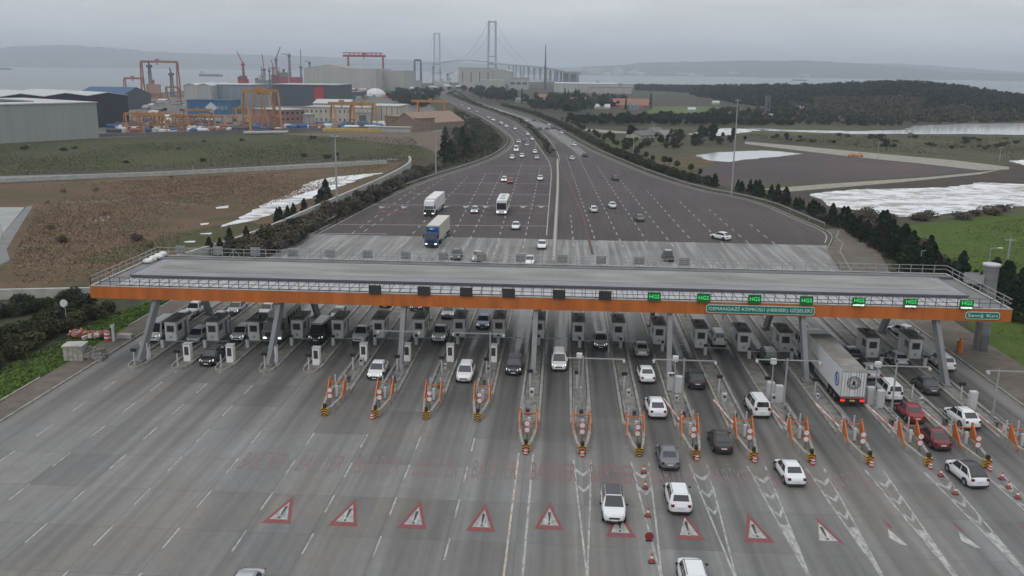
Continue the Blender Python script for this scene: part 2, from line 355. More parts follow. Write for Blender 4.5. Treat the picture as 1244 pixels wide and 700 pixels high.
patch('dark_slope', P((552,130),(580,143),(600,156),(612,168),(610,182),(578,196),(527,212),(468,235),(378,282),(300,318),(250,330),(262,305),(330,282),(400,250),(440,234),(500,200),(532,205),(548,185),(545,160)), .034, MATS['dark_slope'])
# right-hand land
patch('near_meadow', P((700,170),(760,165),(860,172),(960,176),(1100,180),(1244,186),(1400,196),(1400,300),(1244,300),(1000,262),(900,236),(820,218),(745,195)), .02, MATS['far_olive'])
patch('far_meadow', P((735,146),(900,140),(1100,162),(1244,166),(1500,176),(1500,200),(1200,192),(950,168),(800,160)), .024, MATS['far_olive'])
patch('green_strip', P((790,130),(850,129),(905,133),(900,138),(850,139),(786,138)), .03, fieldmat('strip_green',(.085,.125,.04),(.10,.13,.05),(.08,.10,.05),.02))
patch('brown_patch', P((786,193),(850,190),(870,196),(858,203),(800,203)), .03, MATS['scrub_land'])
patch('bare_lot', P((800,226),(850,208),(880,197),(925,190),(975,185),(1040,189),(1120,196),(1205,206),(1130,214),(1000,221),(900,226)), .034, MATS['mauve_lot'])
patch('dirt_road', P((905,172),(975,178),(1070,187),(1160,195),(1226,203),(1226,206),(1190,207),(1120,199),(1040,191),(970,183),(905,175)), .04, mat('pale_gravel',(.25,.235,.20),.95,var=.2,scale=.4))
patch('dirt_road', P((1226,204),(1195,209),(1120,216),(1000,224),(925,230),(960,233),(1090,222),(1190,212)), .042, MATS['pale_gravel'])
patch('dirt_road', P((704,156),(760,160),(767,160),(767,162),(740,162),(704,158)), .04, MATS['pale_gravel'])
patch('marsh_ground', P((940,232),(1120,216),(1244,196),(1400,190),(1400,262),(1244,252),(1150,262),(1060,270),(1000,255)), .03, MATS['marsh_edge'])
patch('green_field', P((1072,283),(1120,272),(1180,266),(1244,260),(1500,256),(1700,330),(1700,520),(1420,520),(1230,440),(1180,400),(1150,350),(1120,320)), .036, MATS['bright_grass'])
def blob(pts, seed, amp=.12, n=7):        # irregular shoreline through the given photo points
    rnd=random.Random(seed); W_=[G(*p) for p in pts]; out=[]
    for i,a in enumerate(W_):
        b=W_[(i+1)%len(W_)]; L=(b-a).length; d=(b-a).normalized(); nn=Vector((-d.y,d.x))
        for k in range(n):
            t=k/n; out.append(a.lerp(b,t)+nn*rnd.uniform(-1,1)*L*amp*(0 if k==0 else 1)*.35)
    return out
def water(name, pts, seed, z, m): return patch(name, blob(pts,seed), z, m)
water('pond', [(845,189),(872,185),(925,183),(945,184),(975,187),(950,190),(905,194),(885,197),(860,195)], 1, .05, WATER)
water('lagoon', [(1100,157),(1112,153),(1160,151),(1244,149.5),(1400,149),(1400,165),(1244,164),(1170,163),(1110,163)], 2, .05, WATER)
water('creek', [(905,155),(960,158),(1040,159.5),(1100,158),(1104,162.5),(1040,163),(985,161),(930,159)], 3, .05, WATER)
water('creek', [(835,163),(862,157),(880,156),(930,157.5),(905,161),(880,165),(850,165)], 4, .05, MATS['foamy_marsh'])
water('marsh', [(985,236),(1030,231),(1090,229),(1150,228),(1190,222),(1244,224),(1420,226),(1420,258),(1244,251),(1180,257),(1130,263),(1090,264),(1050,257),(1005,250)], 5, .056, MATS['foamy_marsh'])
water('marsh', [(1225,196),(1260,193),(1300,198),(1250,202)], 8, .056, MATS['foamy_marsh'])
water('marsh', [(268,276),(300,260),(330,244),(352,236),(378,221),(400,216),(440,212),(466,210),(440,217),(415,226),(380,239),(345,255),(305,269)], 6, .05, MATS['foamy_marsh'])
for i,pp in enumerate([[(262,252),(278,250),(277,253),(263,254)],[(243,272),(254,271),(253,273),(244,274)],[(243,284),(258,283),(256,285),(244,285)],[(223,294),(230,293),(238,293),(236,295),(225,295)],[(128,258),(131,258),(134.5,266),(131,267)],[(121,264),(124,263),(127,269),(123,270)],[(114,268),(117,267),(118,269.5),(114,269.5)]]):
    patch('marsh', P(*pp), .06, MATS['calm_water'])
patch('yard_slab', P((-200,262),(0,252),(30,252),(0,288),(-60,300),(-200,330)), .04, mat('pale_slab',(.27,.28,.28),.8,var=.1,scale=.2))
patch('service_road', P((-200,345),(0,294),(0,288),(33,251),(40,250),(8,303),(12,316),(-10,328),(-200,360)), .05, mat('service_asphalt',(.16,.165,.165),.85,var=.12,scale=.4))
patch('service_road', P((-60,417),(0,403),(65,389),(80,388),(110,373),(90,375),(66,395),(50,399),(0,425),(-80,465)), .05, mat('pale_concrete',(.30,.31,.315),.85,var=.1,scale=.4))
# the long band road with its wall on the left
m=MB(); m.strip(P((-300,228),(0,215.5),(100,213),(200,209.5),(300,204.5),(400,198.5),(480,193.5)),5.5,.06); structure('service_road',m,MATS['service_asphalt'])

# toll plaza
CURB_L, CURB_R = -54.0, 48.9
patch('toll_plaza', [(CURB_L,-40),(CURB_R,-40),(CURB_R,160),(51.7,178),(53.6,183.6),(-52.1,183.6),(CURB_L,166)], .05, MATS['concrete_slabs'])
patch('verge', [(-61.5,40),(-57.4,40),(-57.4,128),(-57.4,185),(-61,190)], .04, MATS['bright_grass'])
patch('sidewalk', [(-57.3,40),(CURB_L-.2,40),(CURB_L-.2,166),(-52.2,183.6),(-57.3,190)], .13, MATS['paving_brown'])
patch('sidewalk', [(CURB_R+.2,40),(55.5,40),(55.5,150),(62,178),(62.5,205),(58.6,203),(58,195),(55.6,187),(52,178),(CURB_R+.2,158)], .13, MATS['paving_brown'])
le=[(340,303),(380,285),(470,238),(530,215),(580,200),(601,191),(612,184),(620,177),(622,170),(616,163),(603,153),(583,141),(557,130),(542,122),(533,118),(528.5,115.5),(531,113),(547,109),(560,106)]
re=[(1003,305),(1009,294.6),(1011,287),(1003,280),(969,266),(920,244),(821,226),(723,185),(705,175),(664,151),(640,141),(600,130),(572,122),(548,116),(546,113),(556,110),(570,107)]
LE=P(*le); RE=P(*re)
def smooth_line(L, it=2):
    for _ in range(it):
        o=[L[0]]
        for a,b in zip(L,L[1:]): o+=[a.lerp(b,.25),a.lerp(b,.75)]
        L=o+[L[-1]]
    return L
LEs=smooth_line(LE); REs=smooth_line(RE)
patch('highway', [p for p in LEs if p.y>183.6]+[p for p in reversed(REs) if p.y>183.6]+[(53.6,183.62),(-52.0,183.62)], .05, MATS['red_asphalt'])
med=[(676.5,192),(672,191.6),(665.6,189.7),(656.6,179.4),(642.4,161.4),(625.7,147.3),(600,137),(572,127),(550,119),(540,115.5),(542,113),(553,109.7),(556,109.8),(545.5,113),(544,115),(553,118),(575,125.6),(600,133.5),(625.7,140.6),(638.6,145.7),(648.9,154),(660.4,164.5),(669.4,176),(674.6,186)]
patch('median', P(*med), .09, MATS['dark_slope'])
patch('merging_lane', P((600,131),(640,143.5),(668,154),(690,167),(712,186),(706,190.5),(690,178),(665,160),(640,148),(600,134)), .055, mat('light_asphalt',(.15,.15,.15),.85,var=.12,scale=.6))
def rise(name, line, w, h, m=KERB): mb=MB(); mb.wall(line,w,0,h); return structure(name,mb,m)
rise('kerb',[(CURB_L-.1,-40),(CURB_L-.1,166),(-52.1,183.6)]+[tuple(p-Vector((.1,0))) for p in LEs if p.y>184],.22,.2)
rise('kerb',[(CURB_R+.1,-40),(CURB_R+.1,160)]+[tuple(p+Vector((.1,0))) for p in REs],.22,.2)
rise('kerb',[(-57.4,40),(-57.4,92)],.25,.22)
rise('kerb',[(-57.4,113),(-57.4,188)],.25,.22)
rise('kerb',P((1019,281),(1016,290),(1024,297),(1020,306),(1034,330)),.2,.2)
# painted lines
Zp=.058
def dash(mb, a, b, w=.16, on=3.0, off=3.3, ph=0, z=Zp, m=0):
    a=Vector(a);b=Vector(b);L=(b-a).length;d=(b-a).normalized();t=ph
    while t<L:
        mb.strip([a+d*t,a+d*min(t+on,L)],w,z,m); t+=on+off
mb=MB()
for i in range(0,9):
    x=X0+DX*i+.15
    dash(mb,(x,19.8),(x,96 if i<4 else (82 if i<9 else 75)),.15)
structure('lane_markings',mb,MATS['white_paint'])
mb=MB()
for k in range(10,20):
    x=X0+DX*k; yn=75.4
    for s in (-1,1):
        mb.strip([(x+s*.78,yn),(x+s*.52,yn-7.2),(x+s*.27,yn-13),(x+s*.05,yn-18),(x+s*.03,yn-60)],.15,Zp+(.001 if s>0 else 0))
    for q in ((2.9,6.0) if k<12 else (2.9,6.0,9.0)):
        wq=.72-.038*q
        mb.add([(x-wq,yn-q+.5,Zp+.003),(x,yn-q-.5,Zp+.003),(x,yn-q+.15,Zp+.003),(x-wq,yn-q+1.1,Zp+.003)],[(0,1,2,3)])
        mb.add([(x+wq,yn-q+.5,Zp+.003),(x+wq,yn-q+1.1,Zp+.003),(x,yn-q+.15,Zp+.003),(x,yn-q-.5,Zp+.003)],[(0,1,2,3)])
    if k>12: mb.add([(x-.32,yn-10.6,Zp+.002),(x-.05,yn-17.5,Zp+.002),(x+.05,yn-17.5,Zp+.002),(x+.32,yn-10.6,Zp+.002)],[(0,1,2,3)])
structure('lane_markings',mb,MATS['white_paint'])
mb=MB(); mb.strip([(-3.45,76.5),(-3.45,10)],.16,Zp); structure('lane_markings',mb,MATS['cream_paint'])
mb=MB(); mb.strip([(-2.15,76.5),(-2.15,10)],.17,Zp); structure('lane_markings',mb,MATS['white_paint'])
# warning triangles
def lerp2(a,b,t): return (a[0]+(b[0]-a[0])*t, a[1]+(b[1]-a[1])*t)
TRI_X=[-21.3,-16.15,-10.85,-5.6,-.45,4.95,10.1,15.2,20.4,25.6,30.9,36.0,41.3]
red=MB(); wht=MB(); blk=MB(); wr=MB(); ww=MB()
for i,x in enumerate(TRI_X):
    y0=61.9+(.7 if i==4 else 0); h=4.6; w=1.12
    A,B,C=(x-w,y0),(x+w,y0),(x,y0+h); cx,cy=x,y0+h*.36
    ins=lambda p,t:(cx+(p[0]-cx)*t, cy+(p[1]-cy)*t)
    R_,W_,=(red,wht)
    if i==6: sides=[(A,B),(B,C)]
    elif i<8: sides=[(A,B),(B,C),(C,A)]
    elif i==8: sides=[(B,C)]
    else: sides=[(C,(x+.3,y0+h*.7))]
    for a,b in sides:
        R_.add([(*a,Zp),(*b,Zp),(*ins(b,.68),Zp),(*ins(a,.68),Zp)],[(0,1,2,3)])
    if i<9: (wht if i<8 else ww).sheet([ins(A,.62),ins(B,.62),ins(C,.62)],Zp+.002)
    else: ww.sheet([(x-.5,y0+1.5),(x+.1,y0+.5),(x+.5,y0+.4),(x-.1,y0+2.9)],Zp+.002)
    if i>8: continue
    blk.sheet([(x-.05,y0+1.25),(x+.05,y0+1.25),(x+.12,y0+2.75),(x-.12,y0+2.75)],Zp+.005)
    blk.sheet([(x-.08,y0+.75),(x+.08,y0+.75),(x+.08,y0+1.05),(x-.08,y0+1.05)],Zp+.005)
structure('warning_triangle_markings',red,MATS['red_paint']); structure('warning_triangle_markings',wht,MATS['white_paint'])
structure('warning_triangle_markings',blk,BLK); structure('warning_triangle_markings',ww,MATS['faded_white_paint'])
# worn red lettering in front of the islands
for k in range(4,15):
    xc=X0+DX*(k+.5)
    me=text_mesh('BARİYER',1.0,0); xs=[v.co.x for v in me.vertices]; ww_=max(xs)-min(xs)
    for v in me.vertices: v.co.x*=3.9/ww_; v.co.y*=5.2
    me.materials.append(MATS['worn_red_paint' if 8<k<11 else 'faint_red_paint']); o=obj_of('road_lettering',me,loc=(xc,72.6,Zp+.004)); tag(o,kind='structure')
# lines beyond the canopy
mb=MB()
def dl(a,b,w=.2): dash(mb,G(*a),G(*b),w,3,4.2)
for a,b in [((633.4,311),(656,205)),((599.7,310),(634,198)),((567.5,298.6),(611,207)),((538.6,307),(590,211)),((486,300),(569,214)),((431,289),(540,216)),((405,300),(505,229)),
            ((693,262),(697,300)),((688,190),(725,298)),((701,187),(757,300)),((726,203),(790,300)),((751,216),(818,300)),((786.5,232.7),(846,299)),((826,245.6),(882,300)),((861,254.6),(914,300)),((911,272.6),(948,302))]: dl(a,b)
RMID=smooth_line(P((655,171),(640,156),(625,145.5),(600,137),(572,128),(552,121),(538,117),(533,115)))
MLR=smooth_line(P((690,191),(676,175),(663,162),(650,152),(625,139),(600,132),(575,125),(555,118.5)))
def offs(line,d):
    o=[]
    for i,p in enumerate(line):
        t=(line[min(i+1,len(line)-1)]-line[max(i-1,0)]).normalized(); o.append(p+Vector((-t.y,t.x))*d)
    return o
def dashpoly(line,w=.25,on=4,off=5):
    acc=0
    for a,b in zip(line,line[1:]):
        L=(b-a).length
        if L>0: dash(mb,a,b,w,on,off,acc%(on+off) if False else 0)
HL=[p for p in LEs if p.y>400]; HR=[p for p in REs if p.y>430]
for d in (-4.5,-8.2,-11.9): dashpoly(offs(HL,d))
for d in (4.4,8.0,11.6): dashpoly(offs(HR,d))
structure('lane_markings',mb,MATS['highway_white'])
mb=MB()
mb.strip(offs([p for p in LEs if p.y>184],-1.0),.22,Zp); mb.strip(offs([p for p in REs if p.y>184],1.0),.22,Zp)
mb.strip(smooth_line(P((664,286),(667.5,240),(670.4,208.6),(667,195.7),(658.6,185),(648,168),(636,156),(620,146),(600,138),(572,128.3),(550,120))),.22,Zp)
mb.strip(smooth_line(P((679,200),(679.5,190),(672,176),(662,163.5),(650,153),(625,139.5),(600,132.5),(575,124.6),(552,117.5))),.22,Zp)
for a,b in [((600,201.5),(668,202)),((585,211),(670,212)),((552,222.5),(670,223.7)),((500,235.5),(669,237)),((452,249),(668,250.5)),((412,273),(665,275)),((392,284),(470,284.5))]: mb.strip(P(a,b),.32,Zp)
structure('lane_markings',mb,MATS['highway_white'])
mb=MB(); mb.strip(smooth_line(P((678,196),(686,212),(697,235),(708,262),(714,285),(720,310))),.55,Zp+.004,0); structure('lane_markings',mb,MATS['dark_red_stripe'])
mb=MB()
for x0,x1,y in ((458,500,258),(520,548,259),(560,600,259),(618,664,259)): mb.strip(P((x0,y),(x1,y)),2.3,Zp+.004)
structure('lane_markings',mb,MATS['dark_red_stripe'])
mb=MB()
for px,py in ((464,252),(491,252),(541,251.5),(566,251.5),(590,251.5),(635.5,251.5),(657.5,251.5)):
    c=G(px,py); mb.sheet([(c.x-1,c.y+1.3),(c.x,c.y-2.4),(c.x+1,c.y+1.3),(c.x,c.y+.6)],Zp+.01)
structure('lane_markings',mb,MATS['highway_white'])
# toll islands' ground is a thing each, below
# ---- far hills
def hills(name, prof, D, seed, m, back=2500, hzoff=0):
    rnd=random.Random(seed); vs=[];fs=[]; cols=[]
    xs=[prof[0][0]+(prof[-1][0]-prof[0][0])*i/160 for i in range(161)]
    for px in xs:
        for (a,b) in zip(prof,prof[1:]):
            if a[0]<=px<=b[0]: y=a[1]+(b[1]-a[1])*(px-a[0])/(b[0]-a[0]); break
        d=_fw+_r*((px-622)/F); d=Vector((d.x,d.y)).normalized()
        base=d*D; top=d*(D+back*.6); z=max(2,HT(top.x,top.y,y)*(1+rnd.uniform(-.03,.03)))
        bk=d*(D+back)
        row=[(base.x,base.y,-3)]
        for k in range(1,6):
            t=k/5; p=d*(D+back*.6*t+rnd.uniform(-60,60)); row.append((p.x,p.y,z*(t**.8)*(1+rnd.uniform(-.09,.09)) if k<5 else z))
        row.append((bk.x,bk.y,-3)); cols.append(row)
    n=len(cols[0]); vs=[v for r in cols for v in r]
    for i in range(len(cols)-1):
        for j in range(n-1): fs.append((i*n+j,(i+1)*n+j,(i+1)*n+j+1,i*n+j+1))
    mb=MB(); mb.add(vs,fs); return structure(name,mb,m,smooth=True)
HILLM=mat('hill_cover',(.06,.075,.05),.95,var=0,col2=(.10,.10,.075),scale=.004)
hills('hills',[(-150,74),(0,61),(50,57),(100,55),(150,57),(200,62),(260,65),(330,67),(400,69),(480,72),(560,76),(640,80)],9500,1,HILLM)
hills('hills',[(630,84),(690,82),(715,80),(745,79),(770,76),(830,75),(900,73.5),(960,74),(1000,76),(1050,80),(1090,84),(1130,88),(1200,90),(1290,91)],6600,2,HILLM)
hills('hills',[(900,80),(950,78),(1010,77),(1060,77),(1120,81),(1180,86),(1250,90)],9800,3,HILLM)
rnd=random.Random(4); mb=MB()
for i in range(150):
    px=rnd.choice([rnd.uniform(690,960),rnd.uniform(730,860)]); d=_fw+_r*((px-622)/F); d=Vector((d.x,d.y)).normalized(); q=rnd.uniform(0,1); p=d*(6620+900*q); s=rnd.uniform(8,26)
    z=70*((q*900)/1500)**.8*rnd.uniform(.5,.9)
    mb.box(p.x-s,p.x+s*1.5,p.y,p.y+20,z-8,z+rnd.uniform(8,22))
tag(mb.build('far_town',mat('far_walls',(.5,.5,.48),.9,var=.2,scale=.01)),'pale houses of a far town scattered low on the hills across the bay','town',kind='stuff')
# ---- wooded hill on the right
sil=[(770,104),(800,103.5),(850,103.5),(900,102.5),(950,102),(1000,101.5),(1020,100),(1060,98.5),(1080,97.5),(1100,98),(1112,98.5),(1150,102),(1200,109),(1244,115),(1300,122),(1400,133)]
foot=[(770,110),(830,113),(860,121),(905,128),(960,133),(1000,140),(1060,148),(1110,151),(1244,148),(1400,149)]
def interp(prof,x):
    for a,b in zip(prof,prof[1:]):
        if a[0]<=x<=b[0]: return a[1]+(b[1]-a[1])*(x-a[0])/(b[0]-a[0])
    return prof[0][1] if x<prof[0][0] else prof[-1][1]
HX=[770+ (1400-770)*i/60 for i in range(61)]
def hillpt(px,t):                         # t 0 at the foot, 1 at the crest
    fp=G(px,interp(foot,px)); dd=Vector((fp.x,fp.y)).normalized(); D0=fp.length; D1=max(D0+260,1250+ (px-1000)*-.4)
    p=dd*(D0+(D1-D0)*t); crest=dd*D1; zc=max(1.5,HT(crest.x,crest.y,interp(sil,px))-6.5)
    return p,zc*(t*t*(3-2*t))
vs=[];nr=10
for px in HX:
    for j in range(nr+1): p,z=hillpt(px,j/nr); vs.append((p.x,p.y,z+.02))
    p,z=hillpt(px,1.0); q=p*1.35; vs.append((q.x,q.y,-.5))
n=nr+2; fs=[(i*n+j,(i+1)*n+j,(i+1)*n+j+1,i*n+j+1) for i in range(len(HX)-1) for j in range(n-1)]
mb=MB(); mb.add(vs,fs); structure('wooded_hill',mb,mat('hill_floor',(.05,.05,.035),.95,var=.25,scale=.05),smooth=True)
# haze box (sky and far plane wholly outside)
mb=MB(); mb.box(-13500,13500,-700,14500,-3.5,262)
hz=mb.build('haze',[]); tag(hz,kind='stuff'); hm=bpy.data.materials.new('haze_air'); hm.use_nodes=True; hn=hm.node_tree; hn.nodes.clear()
ho=N(hn,'ShaderNodeOutputMaterial'); pv=N(hn,'ShaderNodeVolumePrincipled'); pv.inputs['Color'].default_value=(.78,.88,1.0,1); pv.inputs['Density'].default_value=1.55e-4; pv.inputs['Anisotropy'].default_value=0.0
hn.links.new(pv.outputs[0],ho.inputs['Volume']); hz.data.materials.append(hm); hz.display_type='WIRE'; hm.cycles.homogeneous_volume=True if hasattr(hm.cycles,'homogeneous_volume') else None
tag(hz,'thin grey sea haze over the whole bay','haze')
# ================================================================ TOLL CANOPY
CY0, CY1, CX0, CX1, CZB, CZT = 100.4, 118.6, -55.3, 50.2, 7.2, 8.62
can=empty('toll_canopy',((CX0+CX1)/2,CY0,0),0,'long flat toll canopy with orange fascia and pale roof spanning every lane','toll canopy'); cl=Vector(can.location)
def cbuild(mb,name,m,**k):
    o=mb.build(name,m,**k); o.parent=can; o.location=-cl; return o
m=MB(); m.box(CX0+.15,CX1-.15,CY0+.15,CY1-.15,CZB+.25,CZT-.05); cbuild(m,'roof_deck',DECK)
m=MB(); m.box(CX0+.2,CX1-.2,CY0+.2,CY1-.2,CZB+.19,CZB+.247); cbuild(m,'bounce_soffit',mat('bounce_white',(.62,.63,.63),.6,var=.06))  # pale sheet under the deck, added to bounce light onto the booths
m=MB(); m.box(CX0,CX1,CY0,CY0+.148,CZB,CZT); m.box(CX0,CX0+.148,CY0+.15,CY1-.15,CZB,CZT); m.box(CX1-.148,CX1,CY0+.15,CY1-.15,CZB,CZT); m.box(CX0,CX1,CY1-.148,CY1,CZB,CZT)
for i in range(1,44):
    x=CX0+i*(CX1-CX0)/44; m.box(x-.015,x+.015,CY0-.012,CY0-.002,CZB+.01,CZT-.01,1)
cbuild(m,'fascia',[ORANGE,mat('fascia_joint',(.30,.10,.03),.6,var=0)])
m=MB(); m.box(CX0-.03,CX1+.03,CY0-.03,CY0+.25,CZT+.003,CZT+.09); m.box(CX0-.03,CX0+.25,CY0+.26,CY1-.26,CZT+.003,CZT+.09); m.box(CX1-.25,CX1+.03,CY0+.26,CY1-.26,CZT+.003,CZT+.09); m.box(CX0-.03,CX1+.03,CY1-.25,CY1+.03,CZT+.003,CZT+.09); cbuild(m,'coping',KERB2)
ix0,ix1,iy0,iy1=-52.4,47.2,105.0,114.0; z0=CZT
m=MB(); m.box(ix0,ix1,CY0+.55,iy0-.02,z0-.04,z0+.06)
x=ix0+.6; k_=0
while x<ix1:
    m.box(x-.035,x+.035,CY0+.56,iy0-.03,z0+.061,z0+.10,1); x+=1.18
m.box(ix0,ix1,CY0+.5,CY0+.547,z0,z0+.14,1); cbuild(m,'skylight_panels',[mat('skylight_sheet',(.36,.37,.38),.5,var=.14,scale=.9),DSTEEL])
m=MB(); m.box(ix0-.05,ix1+.05,iy0,iy1,z0-.04,z0+.42); cbuild(m,'upstand',[DSTEEL])
m=MB(); a,b=ix0,ix1; e=1.5; zt=z0+.62
m.add([(a-.1,iy0-.1,z0+.43),(b+.1,iy0-.1,z0+.43),(b-e,iy0+e,zt),(a+e*1.4,iy0+e,zt)],[(0,1,2,3)])
m.add([(a-.1,iy1+.1,z0+.43),(b+.1,iy1+.1,z0+.43),(b-e,iy1-e*.4,zt),(a+e*1.4,iy1-e*.4,zt)],[(3,2,1,0)])
m.add([(a-.1,iy0-.1,z0+.43),(a-.1,iy1+.1,z0+.43),(a+e*1.4,iy1-e*.4,zt),(a+e*1.4,iy0+e,zt)],[(3,2,1,0)])
m.add([(b+.1,iy0-.1,z0+.43),(b+.1,iy1+.1,z0+.43),(b-e,iy1-e*.4,zt),(b-e,iy0+e,zt)],[(0,1,2,3)])
m.box(a-.14,b+.14,iy0-.18,iy0-.06,z0+.28,z0+.46,1); m.box(a-.14,b+.14,iy1+.06,iy1+.18,z0+.28,z0+.46,1); m.box(a-.16,a-.04,iy0,iy1,z0+.3,z0+.46,1); m.box(b+.04,b+.16,iy0,iy1,z0+.3,z0+.46,1)
cbuild(m,'roof_edge',[mat('edge_flashing',(.20,.21,.225),.6,var=.15,scale=.6,stretch=(.3,2,1)),TRIM])
m=MB(); m.box(a+e*1.4-.05,b-e+.05,iy0+e-.05,iy1-e*.4+.05,zt-.1,zt+.02)
x=a+5
while x<b-2: m.box(x-.03,x+.03,iy0+e,iy1-.7,zt+.021,zt+.035,1); x+=5.2
cbuild(m,'roof_membrane',[ROOFG,mat('membrane_seam',(.27,.27,.255),.85,var=0)])
m=MB(); m.box(CX0+.4,CX1-.4,iy1+1.5,iy1+2.3,z0-.04,z0+.25); cbuild(m,'cable_tray',TRIM)
rnd=random.Random(5)
def rail(pts, post=1.15, h=1.05, mats=STEEL, back=False):
    m=MB(); 
    for a,b in zip(pts,pts[1:]):
        a=Vector(a);b=Vector(b);L=(b-a).length;n=max(1,round(L/post)); z=CZT+.09
        for i in range(n+1):
            p=a.lerp(b,i/n); m.box(p.x-.035,p.x+.035,p.y-.035,p.y+.035,z,z+h)
        for zz in (h,h*.52): m.bar((a.x,a.y,z+zz),(b.x,b.y,z+zz),.065)
    return m
o=cbuild(rail([(CX0+.1,CY0+.1),(CX1-.1,CY0+.1)],2.35 if 0 else 1.18),'railing',DSTEEL)
o=cbuild(rail([(CX0+.1,CY1-.1),(CX1-.1,CY1-.1)],1.5),'railing',STEEL)
o=cbuild(rail([(CX0+.1,CY0+.1),(CX0+.1,CY1-.1)],1.8),'railing',STEEL); o=cbuild(rail([(CX1-.1,CY0+.1),(CX1-.1,CY1-.1)],1.9),'railing',STEEL)
# diagonal braces on the back railing
x=CX0+10
while x<CX1-12:
    m=MB(); m.bar((x,CY1-.12,CZT+.1),(x+.8,CY1-.12,CZT+1.15),.06); m.bar((x+1.6,CY1-.12,CZT+.1),(x+.8,CY1-.12,CZT+1.15),.06); cbuild(m,'railing_brace',STEEL); x+=8.3
def col(bx,by,tx,ty):
    m=MB(); a=Vector((bx,by,.2)); b=Vector((tx,ty,CZB+.3)); m.bar(a,b,.55,.75); m.cbox((bx,by,.3),(1.0,1.2,.3)); cbuild(m,'column',CSTEEL)
for k in range(0,19,3):
    x=X0+DX*k; lean=(1.35 if k==0 else .8 if k==3 else -1.0 if k==18 else -.45 if k==15 else 0)
    col(x-.1,98.4,x+lean,101.3); col(x-.1,119.8,x+(-1.3 if k<4 else 1.0 if k>14 else 0),117.4)
# underside beams
m=MB(); y=CY0+2
while y<CY1-1: m.box(CX0+1,CX1-1,y,y+.35,CZB-.02,CZB+.187); y+=3.5
for k in range(0,19,3): m.box(X0+DX*k-.2,X0+DX*k+.2,CY0+.5,CY1-.5,CZB-.1,CZB-.025)
cbuild(m,'beam',DSTEEL)
# stair tower
t=empty('stair_tower',(53.3,113.2,0),0,'grey round stair tower with white disc cap at the canopy right end','tower')
m=MB(); m.tube((0,0,0),(0,0,11.0),.88,n=24); 
for zz in range(1,10): m.tube((0,0,zz*1.15),(0,0,zz*1.15+.05),0.91,n=24,m=1)
m.build('shaft',[CSTEEL,DSTEEL],t,smooth=True); m=MB(); m.tube((0,0,11.0),(0,0,11.22),1.05,n=24); m.build('cap',PANEL,t)
m=MB(); m.box(-2.9,-1.0,-.7,.7,8.75,8.9); m.box(-2.9,-1.0,-.72,-.66,8.9,9.9); m.box(-2.9,-1.0,.66,.72,8.9,9.9); m.build('walkway_bridge',STEEL,t)
m=MB(); m.box(-.45,.45,-1.06,-.98,.1,2.2); m.build('door',DSTEEL,t)
# lane signs on the canopy
def sign_x(px): return G(px,349,8.7).x
blk_px=[462,520.5,571,621,679.5,732.5]; grn_px=[788.5,844,901,958,1015,1071,1130.5]
hgs=text_mesh('HGS',.62,.012); hgs.materials.append(GRNLED)
proto=None
for i,px in enumerate(blk_px):
    x=sign_x(px); 
    if proto is None:
        proto=empty('lane_display',(x,CY0-.2,8.68)); m=MB(); m.cbox((0,0,.45),(1.42,.16,1.02)); m.build('case',BLACK,proto)
        m=MB(); m.cbox((0,-.09,.45),(1.25,.012,.86)); m.build('screen',mat('dark_screen',(.035,.03,.032),.35,var=0),proto)
        m=MB(); m.box(-.5,-.42,.08,.2,-.1,.8); m.box(.42,.5,.08,.2,-.1,.8); m.box(-.45,.45,.1,.18,.3,.4); m.build('bracket',DSTEEL,proto); o=proto
    else: o=copy_tree(proto)
    o.location=(x,CY0-.2,8.68); tag(o,f'unlit black lane display on the canopy, {ORD[i]} of six from the left','display','unlit lane displays on the canopy')
for i,px in enumerate(grn_px):
    x=sign_x(px); o=empty('lane_display',(x,CY0-.2,8.68)); m=MB(); m.cbox((0,0,.45),(1.46,.16,1.02)); m.build('case',DGREEN,o)
    t=obj_of('lettering',hgs,o,(0,-.1,.47 if i<4 else .62)); t.rotation_euler=(R(90),0,0)
    if i>3:
        m=MB(); rr=random.Random(i)
        for j in range(9): m.cbox((-.56+j*.14,-.09,.1+rr.uniform(-.015,.02)),(.115,.014,.19+rr.uniform(-.04,.03)))
        m.build('white_line',WHTLED,o)
    m=MB(); m.box(-.5,-.42,.08,.2,-.1,.8); m.box(.42,.5,.08,.2,-.1,.8); m.box(-.45,.45,.1,.18,.3,.4); m.build('bracket',DSTEEL,o)
    tag(o,(f'lit green HGS lane display, {ORD[i]} green one from the left' if i<4 else f'green HGS display with a white bottom line, {ORD[i-4]} of three at the right end'),'display','lit green lane displays on the canopy')
def board(name,px0,px1,pyc,txt,size,label,h=.98):
    z=7.9 if h>.9 else 7.9; a=G(px0,pyc,z).x; b=G(px1,pyc,z).x; w=b-a; o=empty(name,((a+b)/2,CY0-.1,z),0,label,'sign')
    def rr(w,h,r,n=5):
        p=[]
        for cx,cy,t0 in ((w/2-r,h/2-r,0),(-w/2+r,h/2-r,90),(-w/2+r,-h/2+r,180),(w/2-r,-h/2+r,270)):
            for i in range(n+1): t=R(t0+90*i/n); p.append((cx+r*math.cos(t),cy+r*math.sin(t)))
        return p
    for nm,ww,hh,r,th,mm in (('border',w,h,.3,.05,TEALW),('panel',w-.16,h-.16,.24,.07,TEAL)):
        m=MB(); m.prism(rr(ww,hh,r),0,th); q=m.build(nm,mm,o); q.rotation_euler=(R(90),0,0)
    me=text_mesh(txt,size,.006); xs=[v.co.x for v in me.vertices]; s=(w-.55)/(max(xs)-min(xs))
    for v in me.vertices: v.co.x*=s
    me.materials.append(mat('sign_lettering',(.62,.75,.68),.5,var=0)); q=obj_of('lettering',me,o,(0,-.08,0)); q.rotation_euler=(R(90),0,0)
